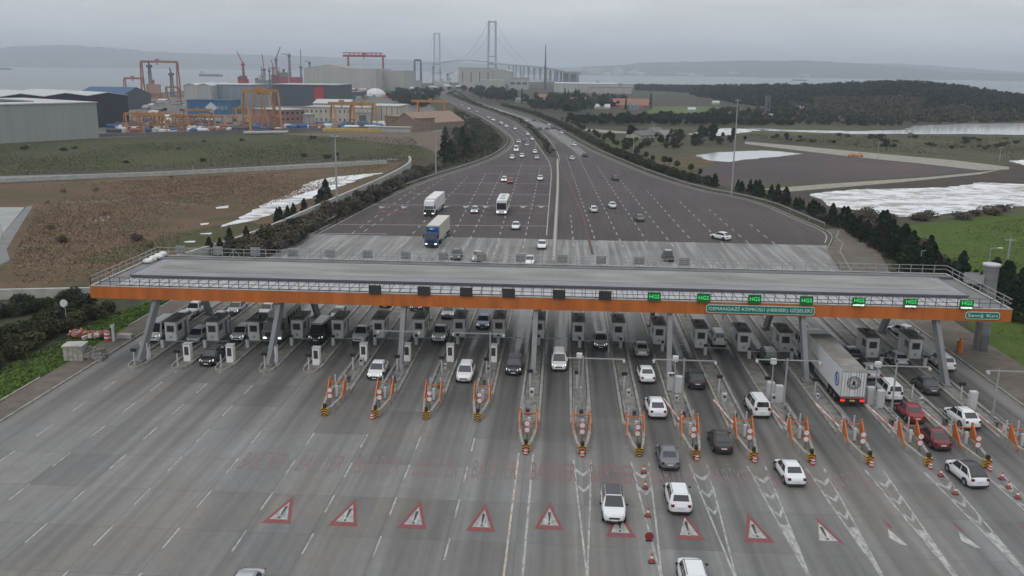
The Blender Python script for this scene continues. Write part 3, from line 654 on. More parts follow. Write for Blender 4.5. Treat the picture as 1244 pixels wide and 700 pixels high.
board('name_sign',858.5,987.5,376,'OSMANGAZİ KÖPRÜSÜ (HERSEK) GİŞELERİ',.52,'long green name board with white lettering on the orange fascia',.98)
board('name_sign',1171,1211,382,'Savış Kırı',.52,'short green board with two white words at the fascia right end',.86)
# backs of the signs on the far railing
proto=None
for i,px in enumerate([211,259,307,354.5,401.5,448,495,541,587,634,683.5,729,773,825]):
    x=G(px,309,9.3).x
    if proto is None:
        proto=empty('lane_signal',(x,CY1,8.7)); m=MB(); m.cbox((0,.08,.75),(1.3,.2,1.1)); m.build('case',mat('signal_back',(.24,.255,.26),.6,var=.1),proto); m=MB(); m.box(-.05,.05,-.05,0,0,1.3); m.cbox((0,-.04,.75),(1.36,.03,.05)); m.build('bracket',STEEL,proto); o=proto
    else: o=copy_tree(proto)
    o.location=(x,CY1,8.7); tag(o,f'grey back of a lane signal box on the far canopy railing, {ORD[i]} from the left','signal','signal boxes on the far railing')
# white sacks on the left walkway
rnd=random.Random(3)
for i,(px,py) in enumerate([(163,319),(169,316.5),(174,315),(180,313.5),(185,312),(191,310.5)]):
    g_=G(px,py,CZT); bm=bmesh.new(); bmesh.ops.create_icosphere(bm,subdivisions=2,radius=.5)
    for v in bm.verts: v.co=Vector((v.co.x*1.1,v.co.y*1.25,max(v.co.z,-.3)*.8+.25))*(1+rnd.uniform(-.12,.12))
    me=bpy.data.meshes.new('sack'); bm.to_mesh(me); bm.free(); me.materials.append(WHITE); o=obj_of('sack',me,None,(max(CX0+.9,min(g_.x,CX0+3.4)),g_.y,CZT)); o.rotation_euler=(0,0,rnd.uniform(0,3))
    tag(o,f'white sack in the row on the canopy left walkway, {ORD[i]} from the near end','sack','white sacks on the canopy walkway')

# ================================================================ ISLANDS, BOOTHS AND THEIR GEAR
def island(k, yn, y1):
    x=X0+DX*k; w=.95; tip=(6.5 if yn<90 else 2.0); sharp=yn<90
    def outline(w,d):
        p=[(-w,y1),(-w,yn+tip)]
        if sharp: p+=[(-w*.80,yn+tip*.45),(-w*.46,yn+.6),(-.26,yn+.1),(.26,yn+.1),(w*.46,yn+.6),(w*.80,yn+tip*.45)]
        else: p+=[(-w*.93,yn+1.0),(-w*.65,yn+.35),(-w*.25,yn+.05),(w*.25,yn+.05),(w*.65,yn+.35),(w*.93,yn+1.0)]
        return p+[(w,yn+tip),(w,y1)]
    o=empty('toll_island',(x,yn,0),0)
    out=outline(w,0); inn=[(p[0]*.74, p[1]+ (.3 if p[1]<yn+tip else 0)) for p in out]
    m=MB(); m.prism([(p[0],p[1]-yn) for p in inn],0.05,.17); m.build('paved_top',ISL,o)
    m=MB(); L=[(p[0]*.9,p[1]-yn+(.08 if p[1]<yn+.6 else 0)) for p in out]; hh=.72 if sharp else .34
    n=len(L)
    m.wall([p for p in L if p[1]<(20 if sharp else 6)],.36 if sharp else .22,.05,hh,0,.24 if sharp else .16)
    m.build('nose_wall',IWALL if sharp else KERB,o)
    m=MB()
    for s in (-1,1): m.box(s*w-.15,s*w+.12,(2 if not sharp else 6.4),y1-yn,.05,.34)
    m.build('kerb',KERB,o)
    return o
def ylen(k): return 134
def typ(k): return 'A' if k<5 else ('B' if k<9 else 'C')
YN={'A':96.0,'B':84.2,'C':77.0}
cat_isl='traffic island'
def lamp_post(x,y,label,h=1.9):
    o=empty('signal_post',(x,y,.17),0,label,'signal'); m=MB(); m.tube((0,0,0),(0,0,h-.3),.09,n=8); m.build('post',PANEL,o)
    m=MB(); m.cbox((0,0,h-.1),(.62,.22,.34)); m.tube((-.16,-.12,h-.1),(-.16,-.2,h-.1),.11,n=8); m.tube((.16,-.12,h-.1),(.16,-.2,h-.1),.11,n=8); m.build('lamp_head',BLACK,o); return o
# prototypes
def mk_booth():
    o=empty('toll_booth'); w,d,h=.74,1.95,2.5
    m=MB(); m.box(-w,w,-d,d,0,h); m.build('cabin',BOOTH,o,bevel=.04)
    m=MB(); m.box(-w-.1,w+.1,-d-.12,d+.12,h+.005,h+.16); m.build('roof',BOOTHR,o)
    m=MB(); m.cbox((.1,-.6,h+.4),(.7,.9,.42)); m.build('air_conditioner',BOOTHR,o); m=MB(); m.cbox((-.2,.9,h+.3),(.5,.5,.25)); m.build('roof_hatch',BOOTHR,o)
    f=MB(); f.cbox((0,-d-.012,1.62),(1.02,.04,.92)); f=f.build('window',mat('window_frame',(.40,.41,.42),.5,var=0),o); g_=MB(); g_.cbox((0,-d-.04,1.62),(.86,.012,.76)); g_.build('pane',BGLASS,f)
    for s in (-1,1):
        f=MB(); f.cbox((s*(w+.012),-.9,1.6),(.04,1.3,.9)); f=f.build('window',MATS['window_frame'],o); g_=MB(); g_.cbox((s*(w+.04),-.9,1.6),(.012,1.14,.76)); g_.build('pane',BGLASS,f)
    m=MB(); m.cbox((w+.01,.9,1.05),(.03,.8,1.95)); m.build('door',mat('booth_door',(.24,.25,.26),.5,var=0),o)
    m=MB(); m.cbox((0,-d-.03,.55),(.34,.06,.34)); m.build('notice',PANEL,o)
    return o
def mk_kiosk():
    o=empty('payment_kiosk'); m=MB(); m.box(-.42,.42,-.4,.4,0,2.05); m.build('cabinet',BOOTH,o,bevel=.03)
    m=MB(); m.cbox((0,-.42,1.3),(.5,.03,1.0)); m.build('panel',BGLASS,o); m=MB(); m.box(-.47,.47,-.46,.46,2.055,2.12); m.build('lid',PANEL,o); return o
def mk_gate():                            # orange crash gates either side of the island with their cross bar
    o=empty('crash_gate')
    for s in (-1,1):
        m=MB(); x=s*.80; 
        m.add([(x-.05,-1.05,.35),(x+.05,-1.05,.35),(x+.05,.75,.35),(x-.05,.75,.35),(x-.05,.45,1.85),(x+.05,.45,1.85),(x+.05,.75,1.85),(x-.05,.75,1.85)],[(3,2,1,0),(4,5,6,7),(0,1,5,4),(1,2,6,5),(2,3,7,6),(3,0,4,7)])
        m.box(x-.09,x+.09,.62,.80,.1,2.05); m.bar((x,-1.1,.3),(x,.6,1.85),.11); m.cbox((x,-1.15,.3),(.24,.24,.3))
        m.build('gate_arm',ORG2,o)
    m=MB(); m.box(-.72,.72,.66,.74,1.5,1.6); m.build('cross_bar',ORG2,o)
    m=MB(); 
    for s in (-1,1): m.tube((s*.55,2.0,.1),(s*.55,2.0,1.9),.075); 
    m.build('post',PANEL,o)
    m=MB(); m.cbox((.08,.1,.75),(.26,.26,1.2)); m.build('signal_box',PANEL,o); return o
def mk_discs():
    o=empty('keep_clear_sign'); m=MB(); m.tube((0,0,0),(0,0,1.9),.05); m.build('post',DSTEEL,o)
    for z in (1.15,1.78):
        m=MB(); m.tube((0,-.06,z),(0,-.1,z),.30,n=20); r=m.build('disc',REDP,o); m=MB(); m.tube((0,-.102,z),(0,-.112,z),.235,n=20); m.build('disc_face',WHITE,r)
    return o
def mk_nose():
    o=empty('hazard_marker'); m=MB(); m.cbox((0,0,.44),(.68,.3,.78)); b=m.build('body',YEL,o,bevel=.03)
    m=MB()
    for s in (-1,1):
        for q in (0,1,2):
            z=.12+q*.25; vs=[(0,-.153,z+.10),(s*.33,-.153,z-.06),(s*.33,-.153,z+.07),(0,-.153,z+.23)]
            m.add(vs,[(0,1,2,3) if s>0 else (3,2,1,0)])
    m.box(-.2,.2,-.1,.15,.812,.83)
    m.build('chevrons',BLACK,b)
    m=MB(); m.tube((0,.1,.8),(0,.1,1.0),.1,n=10); m.cbox((0,.1,1.05),(.3,.28,.34)); m.build('flash_lamp',BLACK,o); return o
def mk_bollard():
    o=empty('bollard'); m=MB(); m.tube((0,0,0),(0,0,.62),.17,.14,n=12); m.build('body',REDP,o); m=MB(); m.tube((0,0,.42),(0,0,.55),.165,.155,n=12); m.tube((0,0,.18),(0,0,.28),.18,.175,n=12); m.build('band',WHITE,o); return o
def mk_bars():                            # low railing between island and gates, with card reader posts
    o=empty('guard_rail'); m=MB()
    for s in (-1,1):
        for y in (0,2,4): m.tube((s*.72,y,0),(s*.72,y,.75),.04)
        m.tube((s*.72,0,.72),(s*.72,4,.72),.04)
    m.build('rail',STEEL,o); return o
def mk_reader():
    o=empty('barrier_machine'); m=MB(); m.box(-.2,.2,-.2,.2,0,1.05); m.build('housing',PANEL,o,bevel=.03)
    m=MB(); m.cbox((.0,-.02,1.2),(.34,.3,.26)); m.build('head',BLACK,o); m=MB(); m.bar((.22,0,.9),(2.95,0,.93),.09,.07); m.build('boom',STEEL,o); return o
protos={}
def place(key, mk, loc, label, cat, group, rz=0, drop=None, scale=None):
    if key not in protos: protos[key]=mk(); o=protos[key]
    else: o=copy_tree(protos[key])
    o.location=(loc[0],loc[1],loc[2] if len(loc)>2 else .17); o.rotation_euler=(0,0,rz)
    if scale: o.scale=scale
    return tag(o,label,cat,group)
BY=[106.5,107.0,107.6,109.0,109.5,110.2,110.8,111.6,112.0,112.0,111.6,111.8,111.0,110.0,109.0,109.2,None,108.0,108.0]
for k in range(0,19):
    t=typ(k); yn=YN[t]; x=X0+DX*k; nth=ORD[k]
    o=island(k,yn,ylen(k)); tag(o,{'A':'short rounded','B':'pointed','C':'long pointed'}[t]+f' concrete toll island, {nth} from the left kerb',cat_isl,'toll islands across the plaza')
    if BY[k]: place('booth',mk_booth,(x+.05,BY[k]+2.1),f'grey toll booth on the {nth} toll island from the left','booth','toll booths under the canopy')
    if k<9: place('kiosk',mk_kiosk,(x+.15,yn+3.4 if k<5 else 101.5+.3*(k-5)),f'pale payment kiosk with dark panel on the {nth} island from the left','kiosk','payment kiosks before the booths')
    if k<5: lamp_post(x-.2,yn+1.2,f'black double lamp on a pale post at the tip of the {nth} island')['group']='lamp posts on the island tips'
    else:
        place('gate',mk_gate,(x,yn+4.4),f'pair of orange crash gates near the nose of the {nth} island','gate','orange crash gates on the long islands')
        place('discs',mk_discs,(x,yn+2.0),f'two round white red-rimmed discs on a post, {nth} island','sign','round disc signs at the island noses')
        place('nose',mk_nose,(x,yn-.28,.06),f'yellow and black chevron marker at the nose of the {nth} island','marker','chevron markers at the island noses')
        if k in (6,9,10,12,13,14,15,16,17): place('bollard',mk_bollard,(x+(.0 if k!=6 else -.2),yn-.85,.05),f'red and white bollard ahead of the {nth} island nose','bollard','bollards ahead of the noses')
        place('bars',mk_bars,(x,yn+8.2),f'low steel rails along the {nth} island behind its gates','railing','low rails on the long islands')
    place('reader',mk_reader,(x+.2,(BY[k] or 109)-2.6),f'barrier machine with lowered boom before the booth of the {nth} island','barrier','boom barriers by the booths')
    if k>=5:
        lamp_post(x-.3,yn+13.5 if k<9 else yn+17,f'black double lamp on a pale post midway along the {nth} island')['group']='lamp posts midway on the islands'
        rr=random.Random(k); 
        for q in range(2):
            m=MB(); s=rr.uniform(.3,.5); m.cbox((0,0,s*.9),(s,s,s*1.8)); m.cbox((0,-s*.52,s*1.2),(s*.6,.02,s*.5),1)
            y=yn+9+q*6+rr.uniform(-1,1); oo=m.build('equipment_cabinet',[PANEL if q else DSTEEL,BLACK],None,loc=(x+rr.uniform(-.3,.3),y,.17)); tag(oo,f'small {"pale" if q else "dark"} equipment cabinet on the {nth} island from the left','cabinet','small cabinets on the islands')
        if k>11:
            m=MB(); m.bar((0,0,.2),(-1.4,4.4,1.1),.12); m.box(-.1,.1,-.15,.15,0,1.0); oo=m.build('folding_boom',[mat('red_white_arm',(.55,.12,.1),.5,var=0,col2=(.65,.65,.65),scale=2.4)],None,loc=(x-.35,yn+7.2,.17)); tag(oo,f'red and white striped arm folded along the {nth} island','barrier arm','striped arms on the right-hand islands')
# red-lit lamps on poles behind some booths
for i,(k,yy) in enumerate(((11,122),(13,125),(14,124),(16,122))):
    x=X0+DX*k; o=empty('signal_mast',(x,yy,.17),0,f'mast with a glowing amber lamp behind the {ORD[k]} island booth','signal','amber lamp masts'); m=MB(); m.tube((0,0,0),(0,0,3.2),.07); m.cbox((0,0,3.3),(.5,.3,.5)); m.build('mast',DSTEEL,o); m=MB(); m.tube((0,-.16,3.3),(0,-.22,3.3),.16,n=10); m.build('lamp',AMBER,o)
# camera T masts
def mk_T(hw):
    def f():
        o=empty('camera_mast'); m=MB(); m.tube((0,0,0),(0,0,5.5),.11,.09); m.build('mast',STEEL,o)
        m=MB(); m.bar((-hw[0],0,5.3),(hw[1],0,5.3),.1); m.build('arm',STEEL,o)
        for x in (-hw[0]+.1,hw[1]-.1): m=MB(); m.cbox((x,-.15,5.15),(.22,.45,.22)); m.build('camera',PANEL,o)
        return o
    return f
for i,(k,y,dx,hw) in enumerate(((6,96,.9,(2.6,2.2)),(8,96,.5,(4.2,1.6)),(10,88.2,.3,(1.8,4.2)),(12,88.5,.3,(3.2,3.2)),(14,89.5,.9,(3.2,3.3)),(16,88.6,1.6,(2.6,3.3)),(18,88.0,.6,(1.2,3.0)))):
    o=mk_T(hw)(); o.location=(X0+DX*k+dx*.5,y,.17); tag(o,f'grey T-shaped camera mast standing on the {ORD[k]} island','mast','camera masts over the lanes')
for i,(k,dx) in enumerate(((10,.3),(12,.0),(14,-.2),(16,.1))):
    o=empty('antenna_box',(X0+DX*k+dx-.5,90.4,.17),0,f'white box on a thin pole on the {ORD[k]} island','antenna','white boxes on poles'); m=MB(); m.tube((0,0,0),(0,0,4.6),.07); m.build('pole',STEEL,o); m=MB(); m.cbox((0,0,4.85),(.6,.35,.6)); m.build('box',WHITE,o,bevel=.05)
n_=0
for k,yb,two in ((12,94.2,1),(14,92.2,1),(16,91.6,1),(18,91.2,0)):
    for q in range(1+two):
        o=empty('control_cabinet',(X0+DX*k-.35+.75*q,yb-.7*q,.17),0,f'white control cabinet, {"nearer" if q else "taller rear" } one on the {ORD[k]} island','cabinet','white control cabinets on the islands')
        m=MB(); m.box(-.38,.38,-.3,.3,0,2.0-.1*q); m.build('case',CABIN,o,bevel=.05); m=MB(); m.cbox((0,-.31,1.0),(.66,.02,1.7)); m.build('door',PANEL,o)
# cones
def mk_cone():
    o=empty('traffic_cone'); m=MB(); m.box(-.24,.24,-.24,.24,0,.05); m.build('base',BLACK,o); m=MB(); m.tube((0,0,.05),(0,0,.75),.19,.03,n=14); m.build('cone',mat('cone_red',(.36,.06,.045),.5,var=0),o,smooth=True); m=MB(); m.tube((0,0,.36),(0,0,.52),.125,.085,n=14); m.build('sleeve',WHITE,o); return o
def mk_sand():
    bm=bmesh.new(); bmesh.ops.create_icosphere(bm,subdivisions=2,radius=.3); 
    for v in bm.verts: v.co=Vector((v.co.x*1.2,v.co.y*.7,max(v.co.z,-.1)*.6+.06))
    me=bpy.data.meshes.new('sandbag'); bm.to_mesh(me); bm.free(); me.materials.append(mat('pale_sack',(.42,.36,.33),.9,var=.15)); return obj_of('sandbag',me)
cones=[(782,575,'first'),(784,594,'second'),(787,628,'third'),(791.5,684,'fourth')]
for px,py,nn in cones:
    g_=G(px,py); place('cone',mk_cone,(g_.x,g_.y,.05),f'red and white cone, {nn} going down the line from the twelfth island nose','cone','cones on the plaza')
for px,py,nn in [(1143,579,'beside the seventeenth island nose'),(1160,601,'standing alone left of the white crossover'),(1217,583,'nearest the eighteenth island nose'),(1225,594,'middle one right of the white crossover'),(1236,606,'lowest one at the right edge')]:
    g_=G(px,py); place('cone',mk_cone,(g_.x,g_.y,.05),'red and white cone '+nn,'cone','cones on the plaza',scale=(.95,.95,.95))
g_=G(788.5,658); o=empty('reflector_disc',(g_.x,g_.y,.05),0,'round dark red reflector standing among the cones','reflector'); m=MB(); m.tube((0,0,.38),(0,.06,.38),.33,n=18); m.build('disc',mat('dull_red',(.22,.03,.035),.5,var=0),o); m=MB(); m.box(-.25,.25,-.1,.15,0,.06); m.build('foot',BLACK,o)
g_=G(779,557); o=empty('sandbag_cluster'); bpy.data.objects.remove(o)
# left roadside: stone block, rubble, red debris
bs=empty('stone_plinth',(*G(93,437),.13),R(8),'pale stone block built at the left pavement beside rubble','plinth'); m=MB()
rnd=random.Random(11)
for r_ in range(4):
    for c in range(4):
        m.box(-1.1+c*.55+.01,-1.1+c*.55+.54,-.9,.9,.0+r_*.42,.41+r_*.42,0)
m.build('stonework',mat('pale_stone',(.33,.31,.27),.9,var=.25,scale=2.5),bs,bevel=.03); m=MB(); m.box(-1.2,1.2,-1.0,1.0,1.69,1.85); m.build('slab',KERB2,bs)
mb=MB(); rnd=random.Random(2)
for i in range(60):
    t=rnd.random(); c=G(112,436); p=(c.x+t*2.6+rnd.uniform(-.6,.6)*(1-t)-1.2, c.y+rnd.uniform(-1.2,1.2), .2+ (1-t)*1.0*rnd.random()); s=rnd.uniform(.15,.45)
    mb.bar((p[0]-s,p[1],p[2]),(p[0]+s,p[1]+s*.6,p[2]+s*.3),s*1.2)
tag(mb.build('rubble',mat('grey_rubble',(.20,.19,.17),.95,var=.3,scale=3)),'grey heap of broken stone leaning on the stone block','rubble',kind='stuff')
mb=MB(); rnd=random.Random(21)
for i in range(46):
    c=G(86+i*.95,409+(i%7)*.7); s=rnd.uniform(.25,.55); a=rnd.uniform(0,3); mb.bar((c.x-math.cos(a)*s,c.y-math.sin(a)*s,.25+rnd.random()*.5),(c.x+math.cos(a)*s,c.y+math.sin(a)*s,.25+rnd.random()*.7),.22+rnd.random()*.25,m=rnd.choice([0,0,0,1]))
tag(mb.build('debris_heap',[mat('faded_red_plastic',(.24,.07,.05),.7,var=.25,scale=2),mat('pale_plastic',(.45,.40,.36),.7,var=.2)]),'jumbled heap of faded red and white road barriers on the left pavement','barrier heap')
for i,(px,py) in enumerate(((131,415),)):
    g_=G(px,py); place('drum'+str(i),lambda i=i:(lambda o:o)(mk_bollard() if i<1 else mk_reader2(i)),(g_.x,g_.y,.13),['red and white drum beside the heap of red barriers','tall pale post between the red barrier heap and kerb','pale grey concrete block at the kerb past the red heap'][i],['drum','post','block'][i],None,scale=(2.2,2.2,1.9) if i==0 else None) if i<1 else None
g_=G(139,416); m=MB(); m.box(-.18,.18,-.18,.18,0,2.2); m.cbox((0,-.1,2.0),(.5,.3,.4)); tag(m.build('marker_post',PANEL,None,loc=(g_.x,g_.y,.13),bevel=.03),'tall pale post between the red barrier heap and the kerb','post')
g_=G(153,412); m=MB(); m.box(-.9,.9,-.4,.4,0,.55); tag(m.build('concrete_block',KERB2,None,loc=(g_.x,g_.y,.13),bevel=.06),'pale concrete block on the kerb right of the red heap','block')
g_=G(1165,430); m=MB(); m.tube((0,0,0),(0,0,1.6),.42,.38,n=16); m.tube((0,0,1.6),(0,0,2.0),.2,.1,n=12); tag(m.build('traffic_drum',ORG2,None,loc=(g_.x,g_.y,.13)),'faded orange drum on the right-hand pavement under the canopy','drum')
# ================================================================ VEHICLES
KIND={ # L W H belt clear | cabin base y0(rear) y1(front), roof y0 y1 | hood height at nose, deck height at tail
 'hatch':(4.05,1.76,1.50,.92,(-1.95,1.25),(-1.45,.35),.72,.90),
 'sedan':(4.55,1.80,1.46,.92,(-1.75,1.25),(-.95,.35),.68,.92),
 'suv':(4.40,1.86,1.66,1.02,(-2.10,1.25),(-1.65,.45),.84,1.00),
 'coupe':(4.45,1.86,1.60,1.00,(-2.10,1.25),(-1.15,.35),.82,1.02),
 'van':(4.45,1.84,1.86,1.05,(-2.18,1.55),(-2.0,.75),.88,1.04),
 'minibus':(5.6,2.0,2.45,1.25,(-2.75,2.35),(-2.65,1.55),1.05,1.24),
 'pickup':(5.2,1.86,1.78,1.05,(-.75,1.35),(-.35,.55),.92,1.02)}
WHEELR=.33
_wheel=None
def wheel_meshes():
    global _wheel
    if _wheel is None:
        m=MB(); m.tube((-.11,0,0),(.11,0,0),WHEELR,n=18); t=m.mesh('tyre',TYRE,smooth=True)
        m=MB(); m.tube((-.12,0,0),(.12,0,0),.20,n=14); 
        r=m.mesh('rim',RIM); _wheel=(t,r)
    return _wheel
def car_body(kind, paint_m, roof_m, lite=False):
    L,W,H_,belt,(b0,b1),(t0,t1),hn,ht=KIND[kind]; w=W/2; zb=.22
    st=[(-L/2,.66,ht-.34),(-L/2+.05,.78,ht-.14),(-L/2+.18,.88,ht-.03),(-L/2+.45,.96,ht+.0),(-L/2+.85,1.0,ht+.01),(b0+.3,1.0,belt-.01),(0,1.0,belt),(b1-.2,1.0,belt-.01),(L/2-.95,.975,(belt+hn)/2+.06),(L/2-.55,.93,hn+.08),(L/2-.28,.84,hn+.03),(L/2-.1,.72,hn-.05),(L/2,.52,hn-.20)]
    st=sorted(st,key=lambda s:s[0]); rings=[]
    for y,f,zt in st:
        ww=w*f; half=[(0,zb),(ww*.86,zb),(ww*.98,zb+.14),(ww,max(zb+.2,zt-.36)),(ww*.985,zt-.12),(ww*.90,zt-.02),(ww*.6,zt+.015),(0,zt+.025)]
        rings.append([(x,y,z) for x,z in half]+[(-x,y,z) for x,z in half[-2:0:-1]])
    m=MB(); n=len(rings[0]); vs=[p for r_ in rings for p in r_]
    fs=[(i*n+j,i*n+(j+1)%n,(i+1)*n+(j+1)%n,(i+1)*n+j)[::-1] for i in range(len(rings)-1) for j in range(n)]+[tuple(range(n)),tuple(range((len(rings)-1)*n,len(rings)*n))[::-1]]
    fs=[f[::-1] for f in fs]
    m.add(vs,fs,0)
    # cabin hull
    wb,wt=w*.95,w*.76; zb2=belt-.08; hull=[(-wb,b0,zb2),(wb,b0,zb2),(wb,b1,zb2),(-wb,b1,zb2),(-wt,t0,H_),(wt,t0,H_),(wt,t1,H_),(-wt,t1,H_)]
    c=MB(); c.add(hull,[(0,1,5,4),(1,2,6,5),(2,3,7,6),(3,0,4,7)],0); c.add(hull,[(4,5,6,7)],1)
    bm=bmesh.new(); me=bpy.data.meshes.new('x'); me.from_pydata(c.v,[],c.f); bm.from_mesh(me); bpy.data.meshes.remove(me); bmesh.ops.remove_doubles(bm,verts=bm.verts,dist=.001)
    for f in bm.faces: f.material_index= 1 if f.normal.z>.95 else 0
    ed=[e for e in bm.edges if len(e.link_faces)==2]; bmesh.ops.bevel(bm,geom=ed,offset=.13,segments=3,affect='EDGES',clamp_overlap=True)
    bm.verts.ensure_lookup_table(); bm.verts.index_update()
    o=len(m.v); m.v+=[tuple(v.co) for v in bm.verts]
    for f in bm.faces: m.f.append(tuple(v.index+o for v in f.verts)); m.m.append(1 if (f.normal.z>.8) else 0)
    bm.free()
    # arches, bumper strip, underside dark
    for sx in (-1,1):
        for y in (-L*.30,L*.31): m.tube((sx*(w-.25),y,WHEELR+.03),(sx*(w+.004),y,WHEELR+.03),WHEELR+.08,n=16,m=2)
        m.box(sx*w-(.02 if sx>0 else -.005)-.0,sx*w+(.005 if sx>0 else .02),-L*.30+.42,L*.31-.42,zb,zb+.10,2)
    m.box(-w*.80,w*.80,-L/2-.012,-L/2+.1,zb+.0,zb+.16,2); m.box(-w*.66,w*.66,L/2-.1,L/2+.012,zb,zb+.17,2)
    if kind=='pickup': m.box(-w*.82,w*.82,-L/2+.12,b0-.05,belt-.3,belt+.055,2)
    return m,(hull,w,L,H_,belt)
def quad_on(hull,idx,u0,u1,v0,v1,off):
    a,b,c,d=[Vector(hull[i]) for i in idx]; nn=(b-a).cross(d-a).normalized()
    f=lambda u,v:(a.lerp(b,u)).lerp(d.lerp(c,u),v)
    P4=[f(u0,v0),f(u1,v0),f(u1,v1),f(u0,v1)]; return [p+nn*off for p in P4]+[p-nn*.02 for p in P4]
BOX=[(0,1,2,3),(7,6,5,4),(1,0,4,5),(2,1,5,6),(3,2,6,7),(0,3,7,4)]
vproto={}; 
def make_car(kind,colr,roof,lights):
    m,(hull,w,L,H_,belt)=car_body(kind,None,None); pm=PAINTS[colr]; rm=PAINTS[roof or colr]
    root=empty({'hatch':'hatchback_car','sedan':'sedan_car','suv':'suv_car','coupe':'crossover_car','van':'van','minibus':'minibus','pickup':'pickup_truck'}[kind])
    m.build('body',[pm,rm,BLACK],root,smooth=True)
    def part(nm,vs,mm,off=None): q=MB(); q.add(vs,BOX,0); return q.build(nm,mm,root)
    part('windshield',quad_on(hull,(2,3,7,6),.07,.93,.12,.90,.012),GLASS); part('rear_window',quad_on(hull,(0,1,5,4),.12,.88,.30,.88,.012),GLASS)
    for idx in ((1,2,6,5),(3,0,4,7)):
        for u0,u1 in (((.10,.46),(.50,.93)) if idx[0]==1 else ((.07,.50),(.54,.90))):
            if kind=='pickup' and 0: pass
            part('side_window',quad_on(hull,idx,u0,u1,.20,.90,.012),GLASS)
    if kind in('suv','van','coupe'):
        for s in(-1,1): q=MB(); q.tube((s*w*.66,hull[4][1]+.15,H_+.04),(s*w*.66,hull[7][1]-.1,H_+.04),.022,n=6); q.build('roof_rail',DSTEEL,root)
    hn=KIND[kind][6]; ht=KIND[kind][7]
    for s in (-1,1):
        q=MB(); q.add([(s*w*.46,L/2-.0,hn-.19),(s*w*.86,L/2-.26,hn-.16),(s*w*.86,L/2-.36,hn+.01),(s*w*.50,L/2-.08,hn-.04),(s*w*.46,L/2-.3,hn-.19),(s*w*.80,L/2-.5,hn-.16),(s*w*.80,L/2-.6,hn+.01),(s*w*.50,L/2-.4,hn-.04)],BOX)
        q.build('headlight',HEADON if lights else HEAD,root)
        tall=kind in('van','minibus'); z0,z1=(ht-.38,ht-.02) if not tall else (ht-.25,ht+.35)
        q=MB(); q.box(min(s*w*.56,s*w*.84),max(s*w*.56,s*w*.84),-L/2+.0,-L/2+.3,z0+.12,z1-.04 if not tall else z1-.2); q.build('taillight',TAIL,root,bevel=.02)
        q=MB(); q.cbox((s*(w+.1),KIND[kind][4][1]-.45,belt+.06),(.2,.12,.15)); q.build('side_mirror',pm if colr!='white' else BLACK,root,bevel=.03)
        for y in (-L*.30,L*.31):
            tm,rm_=wheel_meshes(); wh=obj_of('wheel',tm,root,(s*(w-.10),y,WHEELR)); obj_of('rim',rm_,wh)
    q=MB(); q.cbox((0,L/2+.004,hn-.27),(w*.9,.05,.13)); q.build('grille',BLACK,root)
    q=MB(); q.cbox((0,L/2+.02,hn-.42),(.5,.03,.11)); q.build('number_plate',PLATE,root)
    q=MB(); q.cbox((0,-L/2-.02,ht-.30),(.5,.03,.11)); q.build('number_plate',PLATE,root)
    return root
def make_lite(kind,colr,roof,lights):
    m,(hull,w,L,H_,belt)=car_body(kind,None,None)
    for idx,u in (((2,3,7,6),(.06,.94)),((0,1,5,4),(.08,.92)),((1,2,6,5),(.08,.92)),((3,0,4,7),(.08,.92))): m.add(quad_on(hull,idx,*u,.18,.9,.012),BOX,3)
    for s in (-1,1):
        for y in (-L*.30,L*.31): m.tube((s*(w-.2),y,WHEELR),(s*w,y,WHEELR),WHEELR,n=10,m=2)
        m.box(min(s*w*.55,s*w*.9),max(s*w*.55,s*w*.9),L/2-.2,L/2+.0,KIND[kind][6]-.2,KIND[kind][6]-.05,4); m.box(min(s*w*.6,s*w*.9),max(s*w*.6,s*w*.9),-L/2-.01,-L/2+.1,KIND[kind][7]-.3,KIND[kind][7]-.15,5)
    return m.build({'hatch':'hatchback_car','sedan':'sedan_car','suv':'suv_car','coupe':'crossover_car','van':'van','minibus':'minibus','pickup':'pickup_truck'}[kind],[PAINTS[colr],PAINTS[roof or colr],BLACK,GLASS,HEADON if lights else HEAD,TAIL],smooth=True)
def car(px,py,kind,colr,head,label,roof=None,lights=None,turn=0,lite=False,group='vehicles at the toll plaza'):
    # (px,py): where the near end of the car meets the road; head: -1 drives towards the camera, +1 away
    if lights is None: lights = head<0 and colr in('dark','black','white','silver') and (int(px)%3==0)
    key=(kind,colr,roof,bool(lights),lite)
    if key not in vproto: vproto[key]=(make_lite if lite else make_car)(*key[:4]); o=vproto[key]
    else: o=copy_tree(vproto[key])
    g_=G(px,py); rz=(0 if head>0 else math.pi)+turn; L=KIND[kind][0]
    d=Vector((-math.sin(turn),math.cos(turn))); c=g_+d*L/2
    if not lite: c.x=c.x*.55+.45*(X0+DX*(math.floor((c.x-X0)/DX)+.5)) if (abs(c.x-(X0+DX*(math.floor((c.x-X0)/DX)+.5)))<1.2 and c.y<140) else c.x
    o.location=(c.x,c.y,.052); o.rotation_euler=(0,0,rz); o.scale=(1,1,1)
    cat={'hatch':'car','sedan':'car','suv':'car','coupe':'car','van':'van','minibus':'van','pickup':'pickup'}[kind]
    return tag(o,label,cat,group)
A,B_=-1,1
car(742,639,'suv','white',A,'white compact SUV with black roof coming over a warning triangle','black',turn=0)
car(825,628,'suv','white',B_,'white SUV seen from behind, just above the seventh triangle')
car(838,733,'suv','white',B_,'white SUV cut off by the bottom edge of the photo')
car(813,574,'sedan','grey',B_,'grey sedan with reflections on its roof beside the thirteenth island nose')
car(880,554,'sedan','black',B_,'black sedan driving away beside the fourteenth island nose')
car(966,594,'sedan','white',B_,'white sedan driving away below the fifteenth island nose',turn=.05)
car(799,511,'coupe','white',B_,'white crossover seen from behind, right of the twelfth island gates',turn=.05)
car(786,468,'sedan','white',B_,'white sedan behind the white crossover in the same lane',turn=.04)
